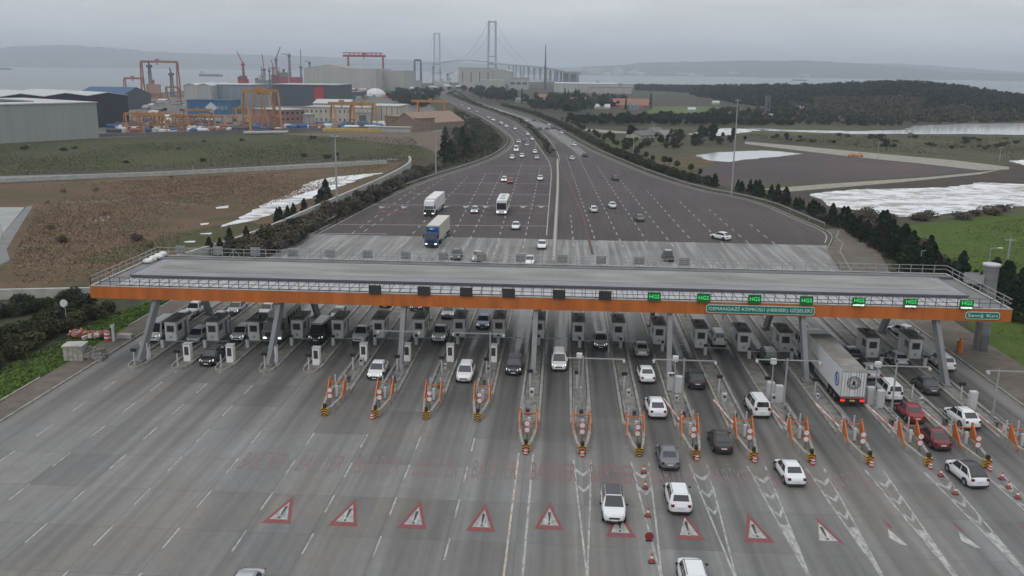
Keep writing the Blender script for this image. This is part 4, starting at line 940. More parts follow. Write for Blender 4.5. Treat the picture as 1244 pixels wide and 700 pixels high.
car(781,436,'sedan','silver',B_,'silver sedan leaving the booth lane, above two white cars')
car(732,425,'sedan','silver',A,'silver sedan with headlights facing, right of the eleventh booth')
car(681,453,'van','white',A,'white high-roof van coming down between the tenth and eleventh islands')
car(625,458,'suv','dark',A,'dark SUV with bright headlights left of the tenth island',lights=True)
car(563,467,'suv','white',A,'white SUV coming down between the eighth and ninth islands','white')
car(456,463,'sedan','white',A,'white sedan coming down left of the seventh island gates',turn=-.0)
car(254,447,'suv','black',A,'black SUV with lit headlights between the second and third islands',lights=True)
car(189,418,'minibus','white',A,'white minibus stopped left of the first booth')
car(238,420,'suv','silver',A,'silver off-road car stopped left of the second booth')
car(291,417,'suv','white',A,'white and dark SUV stopped left of the third booth','dark')
car(232,386,'suv','white',A,'white SUV queuing behind the first booth')
car(216,398,'hatch','white',A,'white car tight behind the white minibus at the first booth')
car(262,401,'suv','white',A,'white car waiting directly behind the silver off-road car')
car(285,384,'sedan','silver',A,'silver sedan queuing further back in the second lane')
car(320,386,'sedan','white',A,'white sedan half hidden behind the white lorry')
car(386,420,'minibus','black',A,'black minibus with white roof left of the fifth booth','white',lights=True)
car(409,391,'sedan','silver',A,'silver sedan behind the black minibus')
car(439,419,'pickup','white',A,'white pickup stopped left of the sixth booth')
car(505,379,'sedan','dark',A,'dark car with bright lights just under the canopy edge',lights=True)
car(543,389,'suv','silver',A,'silver SUV under the canopy behind the white pickup',lights=True)
car(534,418,'pickup','white',A,'white pickup stopped left of the eighth booth')
car(587,401,'sedan','bluegrey',A,'blue-grey car with lit headlights between two booths',lights=True)
car(470,375,'sedan','dark',A,'dark car mostly hidden by the orange fascia')
car(874,423,'van','white',B_,'white van with dark rear window between two right-hand booths')
car(848,475,'suv','black',B_,'black SUV driving away beside the white cabinets')
car(928,510,'van','white',B_,'white minivan beside the fifteenth island gates',turn=.05)
car(936,445,'suv','green',B_,'dark green SUV with pale roof right of the fifteenth booth','white')
car(1040,442,'sedan','black',B_,'black car with white roof beside the long white trailer','white')
car(1064,464,'sedan','silver',B_,'silver sedan right behind the cabinets by the trailer')
car(1088,490,'van','white',B_,'white minivan right of the trailer rear doors')
car(1096,447,'hatch','silver',B_,'silver hatchback between the two right-hand booths')
car(1133,482,'sedan','dark',B_,'dark sedan with glossy roof right of the white minivan')
car(1150,453,'suv','white',B_,'white SUV passing the last booth on the right')
car(1112,413,'sedan','white',B_,'white patrol car with blue side far back in the right lanes',turn=.5)
car(1116,517,'sedan','red',B_,'bright red sedan left of the white crossover coupe')
car(1179,524,'coupe','white',B_,'white crossover with black windows leaving by the far right lane',turn=.12)
car(1146,550,'sedan','maroon',B_,'dark red sedan behind the crash gates of the seventeenth island')
car(1187,596,'coupe','white',B_,'white crossover with black roof among the cones','black',turn=.12)
car(289,752,'sedan','silver',A,'car whose pale roof just shows at the bottom edge')
# beyond the canopy
def far(px,py,kind,colr,head,label,turn=0,**k): return car(px,py,kind,colr,head,label,turn=turn,lite=True,group='vehicles beyond the canopy',**k)
far(553,317,'suv','dark',A,'dark SUV just beyond the canopy railing'); far(579,320,'pickup','silver',A,'silver pickup just beyond the canopy railing')
far(643,324,'sedan','white',A,'white roof peeping over the canopy railing'); far(658,304,'sedan','white',A,'white car beyond the canopy next to the median barrier')
far(626,280,'sedan','white',A,'white car on the red asphalt below the coach'); far(576,260,'hatch','silver',A,'silver car between the dark-cab lorry and the coach')
far(612,221.5,'hatch','white',A,'white car above the coach beside a red one'); far(619.5,223.5,'hatch','red',A,'red car beside a white one above the coach'); far(656,220,'sedan','white',A,'white car above the coach near the median')
far(722,259,'hatch','white',B_,'white car right of the dark red line',turn=.1); far(745,254,'sedan','white',B_,'white car right of another white one past the median',turn=.1)
far(779,270,'sedan','grey',B_,'grey car alone in the middle of the right-hand lanes',turn=.12); far(886,293,'coupe','white',B_,'white car swinging towards the right-hand kerb',turn=.75)
far(813,319,'pickup','dark',B_,'dark pickup with white cab roof beyond the canopy',roof='white'); far(749,220,'sedan','dark',B_,'dark car left of the conifer row',turn=.15)
far(696,195,'hatch','white',B_,'white car near the right edge of the highway',turn=.2); far(712,191,'hatch','dark',B_,'small dark car on the right shoulder',turn=.25)
spots=[(699,178,B_,'white',.3),(683,163,B_,'white',.32),(672.5,157,B_,'dark',.35),(666,158,B_,'dark',.35),(668,153.5,B_,'white',.35),(650,147.5,B_,'dark',.4),(641,148,B_,'white',.4),(657,158,B_,'dark',.35),
 (610,151,A,'white',.35),(600,147,A,'white',.35),(594,144,A,'silver',.35),(580,137,A,'silver',.35),(570,133,A,'white',.35),(626,158,A,'white',.12),(641.5,165,A,'white',.12),(647,171,A,'white',.1),(637,173,A,'blue',.08),(630,174,A,'silver',.08),(640,178,A,'silver',.06),(650,187,A,'white',.05),(634,192,A,'white',.03),(652,194,A,'silver',.0),(622,194,A,'white',.03),(616,155,A,'white',.3),(562,129,A,'silver',.35)]
for i,(px,py,h_,c,tn) in enumerate(spots):
    side='northbound' if h_>0 else 'southbound'
    near='right of the green median' if h_>0 else 'left of the green median'
    far(px,py,'hatch' if i%3 else 'sedan',c,h_,f'small {c} car far up the highway {near}',turn=tn)
far(627,185,'minibus','white',A,'white van leading the cluster of far traffic',turn=.05)
# lorries and coach
def wheels(root,xs,ys,r=.5,w=.32):
    m=MB(); m.tube((-w/2,0,0),(w/2,0,0),r,n=18); tm=m.mesh('tyre',TYRE,smooth=True); m=MB(); m.tube((-w/2-.01,0,0),(w/2+.01,0,0),r*.5,n=12); rm_=m.mesh('rim',RIM)
    for x in xs:
        for y in ys: wh=obj_of('wheel',tm,root,(x,y,r)); obj_of('rim',rm_,wh)
def tractor(root,y,cm,trimm,hgt=3.6,deflector=True):
    m=MB(); m.add([(-1.22,y-2.1,.55),(1.22,y-2.1,.55),(1.22,y,.55),(-1.22,y,.55),(-1.22,y-2.1,hgt),(1.22,y-2.1,hgt),(1.16,y-.35,hgt-.15),(-1.16,y-.35,hgt-.15),(-1.2,y-.02,1.7),(1.2,y-.02,1.7)],
        [(3,2,1,0),(4,5,6,7),(0,1,5,4),(1,2,9,6,5),(3,0,4,7,8),(8,9,2,3)[::-1],(7,6,9,8)]); m.build('cab',cm,root,bevel=.08)
    m=MB(); m.add([(-1.08,y+.012,1.85),(1.08,y+.012,1.85),(1.08,y-.24,2.85),(-1.08,y-.24,2.85),(-1.08,y-.1,1.85),(1.08,y-.1,1.85),(1.08,y-.4,2.85),(-1.08,y-.4,2.85)],BOX); m.build('windshield',GLASS,root)
    for s in(-1,1):
        m=MB(); m.cbox((s*1.225,y-.8,2.2),(.03,.9,.8)); m.build('side_window',GLASS,root)
        m=MB(); m.cbox((s*.92,y+.03,.85),(.4,.08,.22)); m.build('headlight',HEADON,root)
        m=MB(); m.cbox((s*1.42,y-.15,2.3),(.22,.15,.7)); m.build('side_mirror',BLACK,root)
    m=MB(); m.cbox((0,y+.02,1.25),(1.7,.06,.6)); m.build('grille',trimm,root)
    m=MB(); m.box(-1.2,1.2,y-.3,y+.06,.35,.7); m.build('bumper',trimm,root)
    m=MB(); m.box(-.45,.45,y-6.2,y-2.0,.75,1.05); m.build('chassis',BLACK,root)
def trailer(root,y0,y1,bm_,rm_,h=4.0,z=1.15,w=1.27):
    m=MB(); m.box(-w,w,y0,y1,z,h); m.build('trailer_box',bm_,root,bevel=.03)
    m=MB(); m.box(-w+.02,w-.02,y0+.03,y1-.03,h+.003,h+.02); m.build('trailer_roof',rm_,root)
    m=MB(); m.box(-.5,.5,y0+.3,y1-.3,.85,z-.003); m.box(-1.2,1.2,y0+.02,y0+.12,.5,.9); m.build('underframe',BLACK,root)
    m=MB()
    for s in (-1,1): m.box(s*1.2-.03,s*1.2+.03,y0+4.6,y1-3.4,.5,1.05)
    m.build('side_guard',STEEL,root)
PL=lambda px,py:G(px,py)
TRW=mat('trailer_white',(.62,.64,.66),.5,var=.05,scale=.4); TRR=mat('trailer_roof_grey',(.21,.20,.185),.8,var=.25,scale=.6)
# the long white trailer at the right
g_=G(1036,496); r=empty('semi_trailer_lorry',(g_.x-.15,g_.y,.052),0,'long white semi-trailer with grey roof seen from behind at the booths','lorry','lorries')
trailer(r,0,13.6,TRW,TRR); tractor(r,18.3,PAINTS['white'],BLACK,3.7); wheels(r,(-1.05,1.05),(2.2,3.5,4.8,14.6,17.3))
m=MB()
for x in (-1.26,-.42,.42,1.2): m.box(x,x+.06,-.03,-.002,1.2,3.95)
m.box(-1.26,1.26,-.03,-.002,3.9,3.99); m.box(-1.26,1.26,-.03,-.002,1.16,1.26)
for x in (-.95,-.65,.15,.65,.95): m.box(x,x+.04,-.06,-.032,1.25,3.9)
m.build('rear_door_frame',mat('door_frame_green',(.22,.25,.235),.5,var=.1),r)
m=MB(); 
def ring(m,cx,cz,r0,r1,y,n=26,mm=0,yz=False):
    vs=[]
    for i in range(n):
        t=2*math.pi*i/n
        for rr in (r0,r1): vs.append((cx+rr*math.cos(t),y,cz+rr*math.sin(t)) if not yz else (y,cx+rr*math.cos(t),cz+rr*math.sin(t)))
    m.add(vs,[(2*i,2*((i+1)%n),2*((i+1)%n)+1,2*i+1) for i in range(n)],mm)
ring(m,-.02,2.75,.62,.70,-.064); ring(m,-.02,2.75,.36,.40,-.064)
for i in range(18):
    t=2*math.pi*i/18; m.add([(-.02+.45*math.cos(t),-.064,2.75+.45*math.sin(t)),(-.02+.45*math.cos(t+.16),-.064,2.75+.45*math.sin(t+.16)),(-.02+.56*math.cos(t+.16),-.064,2.75+.56*math.sin(t+.16)),(-.02+.56*math.cos(t),-.064,2.75+.56*math.sin(t))],[(0,1,2,3)])
m.add([(-.20,-.064,2.5),(.14,-.064,2.5),(.08,-.064,2.95),(-.12,-.064,3.0)],[(0,1,2,3)]); m.build('round_emblem',BLACK,r)
m=MB(); ring(m,1.6,2.6,.55,.78,-1.276,mm=0,yz=True); m.add([(-1.277,1.2,2.2),(-1.277,1.9,2.3),(-1.277,2.1,3.2),(-1.277,1.5,2.9)],[(0,1,2,3)]); m.build('blue_emblem',mat('blue_print',(.05,.12,.35),.5,var=0),r)
m=MB(); m.add([(-1.277,7.0,2.1),(-1.277,11.5,2.0),(-1.277,11.9,2.5),(-1.277,7.6,2.45)],[(0,1,2,3)]); m.build('faded_emblem',mat('grey_print',(.34,.38,.38),.5,var=0),r)
for s in(-1,1): m=MB(); m.cbox((s*1.0,-.02,.78),(.45,.08,.2)); m.build('taillight',TAILON,r)
m=MB(); m.cbox((0,-.02,.78),(.52,.05,.14)); m.build('number_plate',mat('yellow_plate',(.6,.45,.1),.5,var=0),r)
m=MB(); m.box(-1.27,1.27,-.012,.0,.98,1.13); m.build('red_stripe_board',mat('red_board',(.30,.07,.05),.5,var=.15,scale=3),r)
# white lorry in the third lane
g_=G(331,419); r=empty('box_lorry',(g_.x,g_.y,.052),math.pi,'white box lorry with grey cab coming through the left-hand booths','lorry','lorries')
trailer(r,-9.0,-2.3,mat('lorry_pale',(.46,.46,.44),.5,var=.08),WHITE,3.5,1.0,1.22); tractor(r,0,mat('cab_grey',(.20,.21,.22),.4,var=0),BLACK,2.9); wheels(r,(-1.0,1.0),(-1.2,-6.9)); 
m=MB(); 
for i in range(5): m.box(1.22,1.235,-8.4+i*1.2,-7.6+i*1.2,2.0,2.9); m.box(-1.235,-1.22,-8.4+i*1.2,-7.6+i*1.2,2.0,2.9)
m.build('dark_opening',BLACK,r)
# dark-cab lorry, blue-cab lorry, coach
ang=math.pi-.0
g_=G(521,264); r=empty('semi_trailer_lorry',(g_.x,g_.y,.052),math.pi-.03,'white lorry with black cab front, the farther of two beyond the canopy','lorry','lorries'); trailer(r,-15.5,-2.3,WHITE,WHITE); tractor(r,0,PAINTS['white'],BLACK,3.8); wheels(r,(-1.05,1.05),(-1.3,-4.6,-11.5,-12.8,-14.1))
m=MB(); m.box(-1.23,1.23,-.14,.035,.7,1.75); m.build('dark_front',BLACK,r)
g_=G(523.5,302); r=empty('semi_trailer_lorry',(g_.x,g_.y,.052),math.pi-.03,'lorry with blue cab and cream trailer just beyond the canopy','lorry','lorries'); trailer(r,-15.8,-2.5,mat('trailer_cream',(.44,.40,.35),.6,var=.1,scale=.5),mat('trailer_roof_cream',(.52,.50,.46),.7,var=.08)); tractor(r,0,PAINTS['blue'],BLACK,3.2); wheels(r,(-1.05,1.05),(-1.3,-4.9,-11.8,-13.1,-14.4))
m=MB(); m.box(-1.15,1.15,-2.6,-1.1,3.22,3.95); q=m.build('wind_deflector',PAINTS['blue'],r,bevel=.06); m=MB(); m.add([(-.3,-1.08,3.6),(0,-1.08,3.4),(.35,-1.08,3.55),(.1,-1.08,3.8)],[(0,1,2,3)][::1]); m.add([(-.45,-1.085,3.55),(-.45,-1.085,3.68),(.5,-1.085,3.72),(.5,-1.085,3.6)],[(0,1,2,3)]); m.build('deflector_emblem',WHITE,q)
g_=G(609,262); r=empty('coach',(g_.x,g_.y,.052),math.pi+.0,'white coach with dark windscreen coming towards the canopy','coach')
m=MB(); m.box(-1.25,1.25,-12.2,0,.35,3.6); m.build('body',PAINTS['white'],r,bevel=.14,smooth=True)
m=MB(); m.box(-1.12,1.12,-.1,.015,1.35,2.95); m.build('windshield',GLASS,r)
for s in(-1,1):
    m=MB(); m.box(min(s*1.2,s*1.262),max(s*1.2,s*1.262),-11.6,-.7,1.75,2.8); m.build('side_window',GLASS,r); m=MB(); m.cbox((s*.95,.02,.8),(.4,.06,.22)); m.build('headlight',HEADON,r)
m=MB(); m.cbox((0,-4,3.72),(1.3,2.2,.24)); m.build('roof_unit',PANEL,r,bevel=.04); m=MB(); m.cbox((0,-8.5,3.72),(1.1,1.4,.2)); m.build('roof_hatch',PANEL,r,bevel=.04); wheels(r,(-1.05,1.05),(-2.4,-8.8))
# ================================================================ BUILDINGS, CRANES, BRIDGE, SHIPS
def bmat(name,c,v=.16,s=1.1,st=(1,1,.03)): return mat(name,c,.75,var=v,scale=s,stretch=st)
GREYB=bmat('cladding_grey',(.27,.285,.275),.07); GREYL=bmat('cladding_pale',(.34,.34,.325)); BEIGE=bmat('cladding_beige',(.36,.355,.33)); NAVY=bmat('cladding_navy',(.022,.026,.036)); NAVY2=bmat('cladding_slate',(.055,.065,.085)); BLUEB=bmat('cladding_blue',(.035,.10,.20)); BRIDGEG=bmat('bridge_grey',(.22,.23,.24),.05,.01)
ROOFW=bmat('roof_pale',(.42,.43,.43)); ROOFD=bmat('roof_dark',(.12,.12,.125)); ROOFBR=bmat('roof_brown',(.24,.16,.115)); WALLBR=bmat('wall_brown',(.19,.135,.11)); ROOFR=bmat('roof_tile',(.24,.10,.07)); CREAM=bmat('wall_cream',(.42,.39,.33)); WINM=mat('far_window',(.04,.045,.055),.2,var=0); ROOFBL=bmat('roof_blue',(.03,.075,.17))
REDM=bmat('painted_red',(.35,.035,.045)); YELC=mat('crane_yellow',(.36,.18,.055),.6,var=.12,scale=.3); REDC=mat('crane_red',(.30,.035,.055),.6,var=.1,scale=.2); RUST=mat('crane_rust',(.26,.10,.07),.6,var=.15,scale=.2); DCR=mat('crane_dark',(.09,.085,.10),.6,var=.1,scale=.2)
def PAIR(a,b,z=0):                        # two ends of a facade; far away both stand at the same distance north
    A=G(a[0],a[1],z); B=G(b[0],b[1],z)
    if A.length>560: q=_fw+_r*((b[0]-622)/F)+_u*((350-a[1])/F); B=Vector((q.x/q.y*A.y,A.y))
    return A,B
def bld(name,label,a,b,depth,top,wallm,roofm,bays=0,ridge='depth',rise_=.16,win=None,door=None,cat='building',group=None,eave=.4,h=None,extra=None):
    A,B=PAIR(a,b); d=B-A; w=d.length; rz=math.atan2(d.y,d.x); H_=h or max(2.5,HT(A.x,A.y,top)); o=empty(name,(A.x,A.y,0),rz,label,cat,group)
    rh=0
    m=MB()
    if bays and ridge=='depth':
        bw=w/bays; rh=bw*rise_; pts=[(0,0)]+[q for i in range(bays) for q in ((i*bw,H_-rh),((i+.5)*bw,H_))]+[(w,H_-rh),(w,0)]
        n=len(pts); vs=[(x,0,z) for x,z in pts]+[(x,depth,z) for x,z in pts]
        tr=tessellate_polygon([[Vector((x,z,0)) for x,z in pts]]); fs=[t for t in tr]+[tuple(i+n for i in t[::-1]) for t in tr]
        fs+=[(0,n,2*n-1,n-1)]+[(0,1,n+1,n),(n-2,n-1,2*n-1,2*n-2)]
        m.add(vs,fs,0); m.build('wall',wallm,o)
        m=MB(); 
        for i in range(bays):
            for (x0,z0),(x1,z1) in (((i*bw,H_-rh),((i+.5)*bw,H_)),(((i+.5)*bw,H_),((i+1)*bw,H_-rh))):
                m.add([(x0,-eave,z0+.05),(x1,-eave,z1+.05),(x1,depth+eave,z1+.05),(x0,depth+eave,z0+.05),(x0,-eave,z0+.4),(x1,-eave,z1+.4),(x1,depth+eave,z1+.4),(x0,depth+eave,z0+.4)],BOX_)
        m.build('roof',roofm,o)
    elif ridge=='width':
        rh=depth*rise_; m.box(0,w,0,depth,0,H_-rh); m.add([(0,0,H_-rh),(0,depth,H_-rh),(0,depth/2,H_),(w,0,H_-rh),(w,depth,H_-rh),(w,depth/2,H_)],[(0,2,1),(3,4,5)]); m.build('wall',wallm,o)
        m=MB(); 
        for y0,y1 in((-eave,depth/2),(depth+eave,depth/2)): m.add([(-eave,y0,H_-rh+.05),(w+eave,y0,H_-rh+.05),(w+eave,y1,H_+.05),(-eave,y1,H_+.05),(-eave,y0,H_-rh+.35),(w+eave,y0,H_-rh+.35),(w+eave,y1,H_+.35),(-eave,y1,H_+.35)],BOX_)
        m.build('roof',roofm,o)
    else:
        m.box(0,w,0,depth,0,H_); m.build('wall',wallm,o); m=MB(); m.box(-eave,w+eave,-eave,depth+eave,H_+.01,H_+.5); m.build('roof',roofm,o)
    if win:
        nx,nz,ww,wh=win
        for i in range(nx):
            for j in range(nz):
                m=MB(); m.cbox(((i+.5)*w/nx,-.03,(j+.55)*(H_-rh)/nz),(ww*w/nx,.12,wh*(H_-rh)/nz)); m.build('window',WINM,o)
    if door:
        x0,x1,hh=door; m=MB(); m.box(x0*w,x1*w,-.08,.1,.05,hh*H_); m.build('door',ROOFD,o)
    if extra: extra(o,w,depth,H_)
    return o
BOX_=[(3,2,1,0),(4,5,6,7),(0,1,5,4),(1,2,6,5),(2,3,7,6),(3,0,4,7)]
def solar(o,w,d,h): m=MB(); m.box(w*.1,w*.78,d*.25,d*.7,h+.52,h+.8); m.build('solar_panels',NAVY,o)
bld('warehouse','large pale grey flat-fronted warehouse at the left edge',(-150,183),(121,168),70,131.5,GREYB,ROOFW,extra=solar,win=None)
bld('hangar','dark navy hangar with three low gables behind the grey warehouse',(-60,163),(158,153.5),85,115.5,NAVY,ROOFW,bays=4,rise_=.07)
bld('shed','dark shed with blue roof behind the navy hangar',(92,133),(149,131),50,106.5,NAVY2,ROOFBL,ridge='width',rise_=.12)
bld('factory_hall','pale grey factory hall with three gabled bays',(225,137),(258,136.5),45,101.5,GREYL,ROOFW,bays=2,rise_=.16)
bld('factory_hall','long blue-grey factory hall with white roof',(258.3,136.4),(306,135.5),40,103,bmat('cladding_bluegrey',(.20,.235,.26)),ROOFW,eave=.6)
def diamond(o,w,d,h): 
    m=MB(); s=h*.40; cx=w*.55; cz=h*.5; m.add([(cx-s*1.2,-.06,cz),(cx,-.06,cz-s),(cx+s*1.2,-.06,cz),(cx,-.06,cz+s)],[(0,1,2,3)]); m.build('emblem',mat('emblem_pale',(.45,.52,.56),.6,var=0),o)
    m=MB(); 
    for i in range(3): m.box(w*(.68+i*.09),w*(.74+i*.09),-.06,-.01,h*.35,h*.6)
    m.build('lettering_blocks',MATS['cladding_bluegrey'],o)
bld('shed','blue shed with a pale diamond emblem in the crane yard',(228,138.5),(281,137.5),20,122,BLUEB,BLUEB,extra=diamond)
def redp(o,w,d,h): m=MB(); m.box(w*.66,w*.80,-.1,-.01,.5,h*.9); m.build('red_panel',REDM,o)
bld('factory_hall','long dark slate hall with a red panel near its right end',(331,128.5),(409,126.5),60,102.8,NAVY2,GREYL,extra=redp)
bld('factory_hall','low dark hall with white roof patches right of the slate hall',(409,121),(436,120),40,112,NAVY2,ROOFD)
bld('shipyard_hall','huge beige shipyard hall with rounded roof below the red gantry crane',(370,110),(457,110),120,83,BEIGE,BEIGE,eave=.2)
bld('shipyard_hall','second lower beige hall joined at the right',(457.2,110),(490,109.5),120,86,GREYL,GREYL,eave=.2)
o=bld('shipyard_roof','low brown arched roof on the big beige hall',(374,108.5),(424,108.5),80,78.6,GREYL,bmat('roof_taupe',(.25,.235,.21)),bays=1,rise_=.08)
bld('factory_hall','pale grey low hall right of the beige shipyard hall',(478,107.5),(506,107),60,98.5,GREYL,ROOFD)
bld('assembly_hall','tall beige assembly hall below the first bridge tower',(557,107),(598,107),140,82.5,BEIGE,GREYL,win=(4,1,.1,.5))
bld('assembly_hall','tall pale hall with sloping roof right of the assembly hall',(598,107.5),(620,107),120,84,GREYL,GREYL,bays=1,rise_=.12,door=(.1,.9,.22))
bld('factory_hall','low pale hall in front of the tall assembly halls',(583,109.5),(612,109),40,97.5,GREYL,ROOFW)
bld('factory_hall','pale low block right of the tall halls',(619,109),(641,108.8),60,95,GREYL,ROOFD,win=(3,1,.7,.2))
bld('factory_hall','long low white factory right of the viaduct',(673,112),(752,111),150,101.6,BEIGE,ROOFW,win=None)
bld('factory_hall','low grey sheds with bright roof right of the white factory',(716,113.5),(767,112.5),60,106,GREYL,ROOFD)
bld('factory_hall','thin white-roofed shed by the distant wood',(757,106.5),(788,106),60,102.2,GREYL,ROOFW)
bld('storage_building','rose coloured three-storey building beside the yellow gantry crane',(341,156.5),(371,155),26,134.5,PINK,GREYL,win=(5,3,.45,.35))
bld('office_building','grey end block right of the rose building',(371,155.5),(383,155),16,140,GREYL,GREYL)
bld('factory_hall','long cream hall with two window rows in the yard',(371,150.5),(450,149.3),22,130.5,CREAM,GREYL,win=(14,2,.28,.3))
bld('factory_hall','low white-roofed hall behind the cream hall',(381,139.5),(424,138.5),26,121.5,GREYL,ROOFW,ridge='width',rise_=.1)
bld('factory_hall','grey annex with dark doorway under the crane',(431,152),(450,151),14,137,GREYL,GREYL,door=(.3,.75,.8))
bld('container_hall','pale ribbed hall at the right of the yard',(448,149.8),(486,147.5),30,129,CREAM,ROOFW,win=(6,1,.12,.8))
bld('barn','brown barn with pitched roof at the yard corner',(475,156.8),(510,159),40,137,WALLBR,ROOFBR,ridge='depth',bays=1,rise_=.26)
bld('barn','wide brown lean-to beside the barn',(510.2,159),(528,158.2),34,144.5,WALLBR,ROOFBR)
bld('wall_shed','low grey shed before the brown barn',(447,160.3),(497,161.5),4,154.5,GREYL,GREYL)
# white dome tent
c=G(456,117); bm=bmesh.new(); bmesh.ops.create_uvsphere(bm,u_segments=20,v_segments=10,radius=1)
for v in bm.verts: v.co=Vector((v.co.x*13,v.co.y*16,max(0,v.co.z)*9.5))
me=bpy.data.meshes.new('dome'); bm.to_mesh(me); bm.free(); me.materials.append(mat('tent_white',(.52,.53,.54),.6,var=.05)); tag(obj_of('dome_tent',me,None,(c.x,c.y,0)),'white dome tent behind the shipyard road','tent')
# houses and sheds right of the highway
hs=[((745,131.5),(790,131),26,120.5,PINK,ROOFR,'wide red-roofed house row behind the tree belt',4),((766,133),(776,132.8),14,124.5,bmat('wall_blue',(.22,.26,.34)),ROOFD,'small blue-grey house beside the red-roofed row',2),((722,132.5),(741,132),12,127,CREAM,ROOFW,'low white shed left of the red-roofed row',0),
 ((778,168.5),(795,167.5),10,160.5,CREAM,ROOFD,'cream low house in the meadow',3),((795,167.5),(808,167),10,156.5,CREAM,ROOFD,'cream villa with grey pitched roof in the meadow',3),((808,168),(831,167),12,160,GREYL,bmat('roof_greybrown',(.19,.175,.165)),'grey-roofed farm building right of the villa',4),((930,141.5),(935,141.2),6,117,DCR,DCR,'dark tower-like silo building before the wood',1),((928,143),(950,142.6),8,139,GREYL,GREYL,'low pale wall building under the dark silo',0),
 ((688,127),(716,126.5),18,119,CREAM,ROOFR,'distant brown-roofed house left of the cypress group',4),((836,135),(845,134.8),8,131,CREAM,ROOFW,'small pale hut in the green strip',0),((866,127),(874,126.8),8,123,CREAM,ROOFW,'tiny pale hut at the edge of the wood',0),((968,133.5),(977,133.3),8,129.5,GREYL,ROOFW,'small grey hut at the foot of the hill',0),
 ((650,122),(668,121.5),14,115,CREAM,ROOFR,'small house between trees right of the far road',3),((626,124.5),(640,124),12,119,CREAM,ROOFD,'low cream house beside the far side road',2)]
for i,(a,b,dp,tp,wm,rm,lb,nw) in enumerate(hs):
    bld('house',lb,a,b,dp,tp,wm,rm,ridge='width',rise_=.22 if rm!=DCR else .02,win=(nw,1,.3,.35) if nw else None,cat='house',eave=.3)
rnd=random.Random(9)
# small far sheds around the shipyard and the highway head
for i in range(34):
    px=rnd.uniform(425,560); py=rnd.uniform(111,123) if px<520 else rnd.uniform(107.5,109.5); w=rnd.uniform(4,11); 
    o=bld('shed','one of the small pale and rusty sheds crowding behind the shipyard',(px,py),(px+w,py-.1),rnd.uniform(8,16),py-rnd.uniform(2.5,5.5),rnd.choice([GREYL,CREAM,NAVY2,PINK,GREYB]),rnd.choice([ROOFW,ROOFD,GREYL,ROOFR]),ridge='width',rise_=.18,group='small sheds behind the shipyard')
for i in range(22):
    px=rnd.uniform(158,226); py=rnd.uniform(124,146); w=rnd.uniform(4,11)
    o=bld('shed','one of the low sheds in the yard between the hangar and the grey hall',(px,py),(px+w,py-.1),rnd.uniform(6,12),py-rnd.uniform(3,6.5),rnd.choice([GREYL,CREAM,NAVY2,GREYB]),rnd.choice([ROOFW,ROOFD,GREYL,ROOFW]),ridge='width',rise_=.12,group='low sheds in the yard')
# stacks and tarpaulins in the crane yard
cm=[mat('tarp_blue',(.03,.085,.19),.6,var=.2,scale=.5),mat('tarp_white',(.50,.52,.53),.6,var=.1,scale=.5),mat('tarp_rust',(.22,.09,.06),.7,var=.2,scale=.5),mat('tarp_dark',(.05,.055,.065),.7,var=.2,scale=.5),mat('tarp_lightblue',(.13,.22,.30),.6,var=.1,scale=.5)]
cn=['blue','white','rusty','dark','light blue']
for i in range(280):
    px=rnd.uniform(130,470); base=161.5 if px<330 else 157.5; py=base-rnd.random()**1.3*(13 if px<330 else 5); k=rnd.choices(range(5),[3,4,3,5,1])[0] if px<330 else rnd.choices(range(5),[7,2,1,2,3])[0]
    c=G(px,py); L=rnd.uniform(2.5,9); wd=rnd.uniform(1.5,3); hh=rnd.uniform(.8,3.2); m=MB(); m.box(-L/2,L/2,-wd/2,wd/2,0,hh*.7); m.add([(-L/2,-wd/2,hh*.7),(L/2,-wd/2,hh*.7),(L/2,wd/2,hh*.7),(-L/2,wd/2,hh*.7),(-L/2*.9,0,hh),(L/2*.9,0,hh)],[(0,1,5,4),(2,3,4,5),(1,2,5),(3,0,4)])
    o=m.build('covered_stack',cm[k],None,loc=(c.x,c.y,.02)); o.rotation_euler=(0,0,rnd.choice([0,0,1.57,.3,-.3])); tag(o,f'low {cn[k]} covered stack lying in the crane yard','stack',f'{cn[k]} covered stacks in the crane yard')
c=G(428,160); m=MB(); m.box(-16,16,-1.5,1.5,0,1.6); tag(m.build('yellow_beam',mat('beam_yellow',(.42,.29,.06),.6,var=.15,scale=.5),None,loc=(c.x,c.y,.02)),'long yellow steel beam lying at the yard edge','beam')
m=MB(); m.wall(P((120,166.5),(230,163.5),(300,161),(380,159.5),(470,157.5)),.4,0,1.6); tag(m.build('yard_fence',ROOFD),'low dark fence along the front of the crane yard','fence')
for i,(x0,x1,y) in enumerate(((296,350,163.8),)): 
    a=G(x0,y); b=G(x1,y-1); m=MB(); m.tube((a.x,a.y,.9),(b.x,b.y,.9),.9,n=10); tag(m.build('pipe',GREYL),'long pale pipe lying outside the yard fence','pipe')
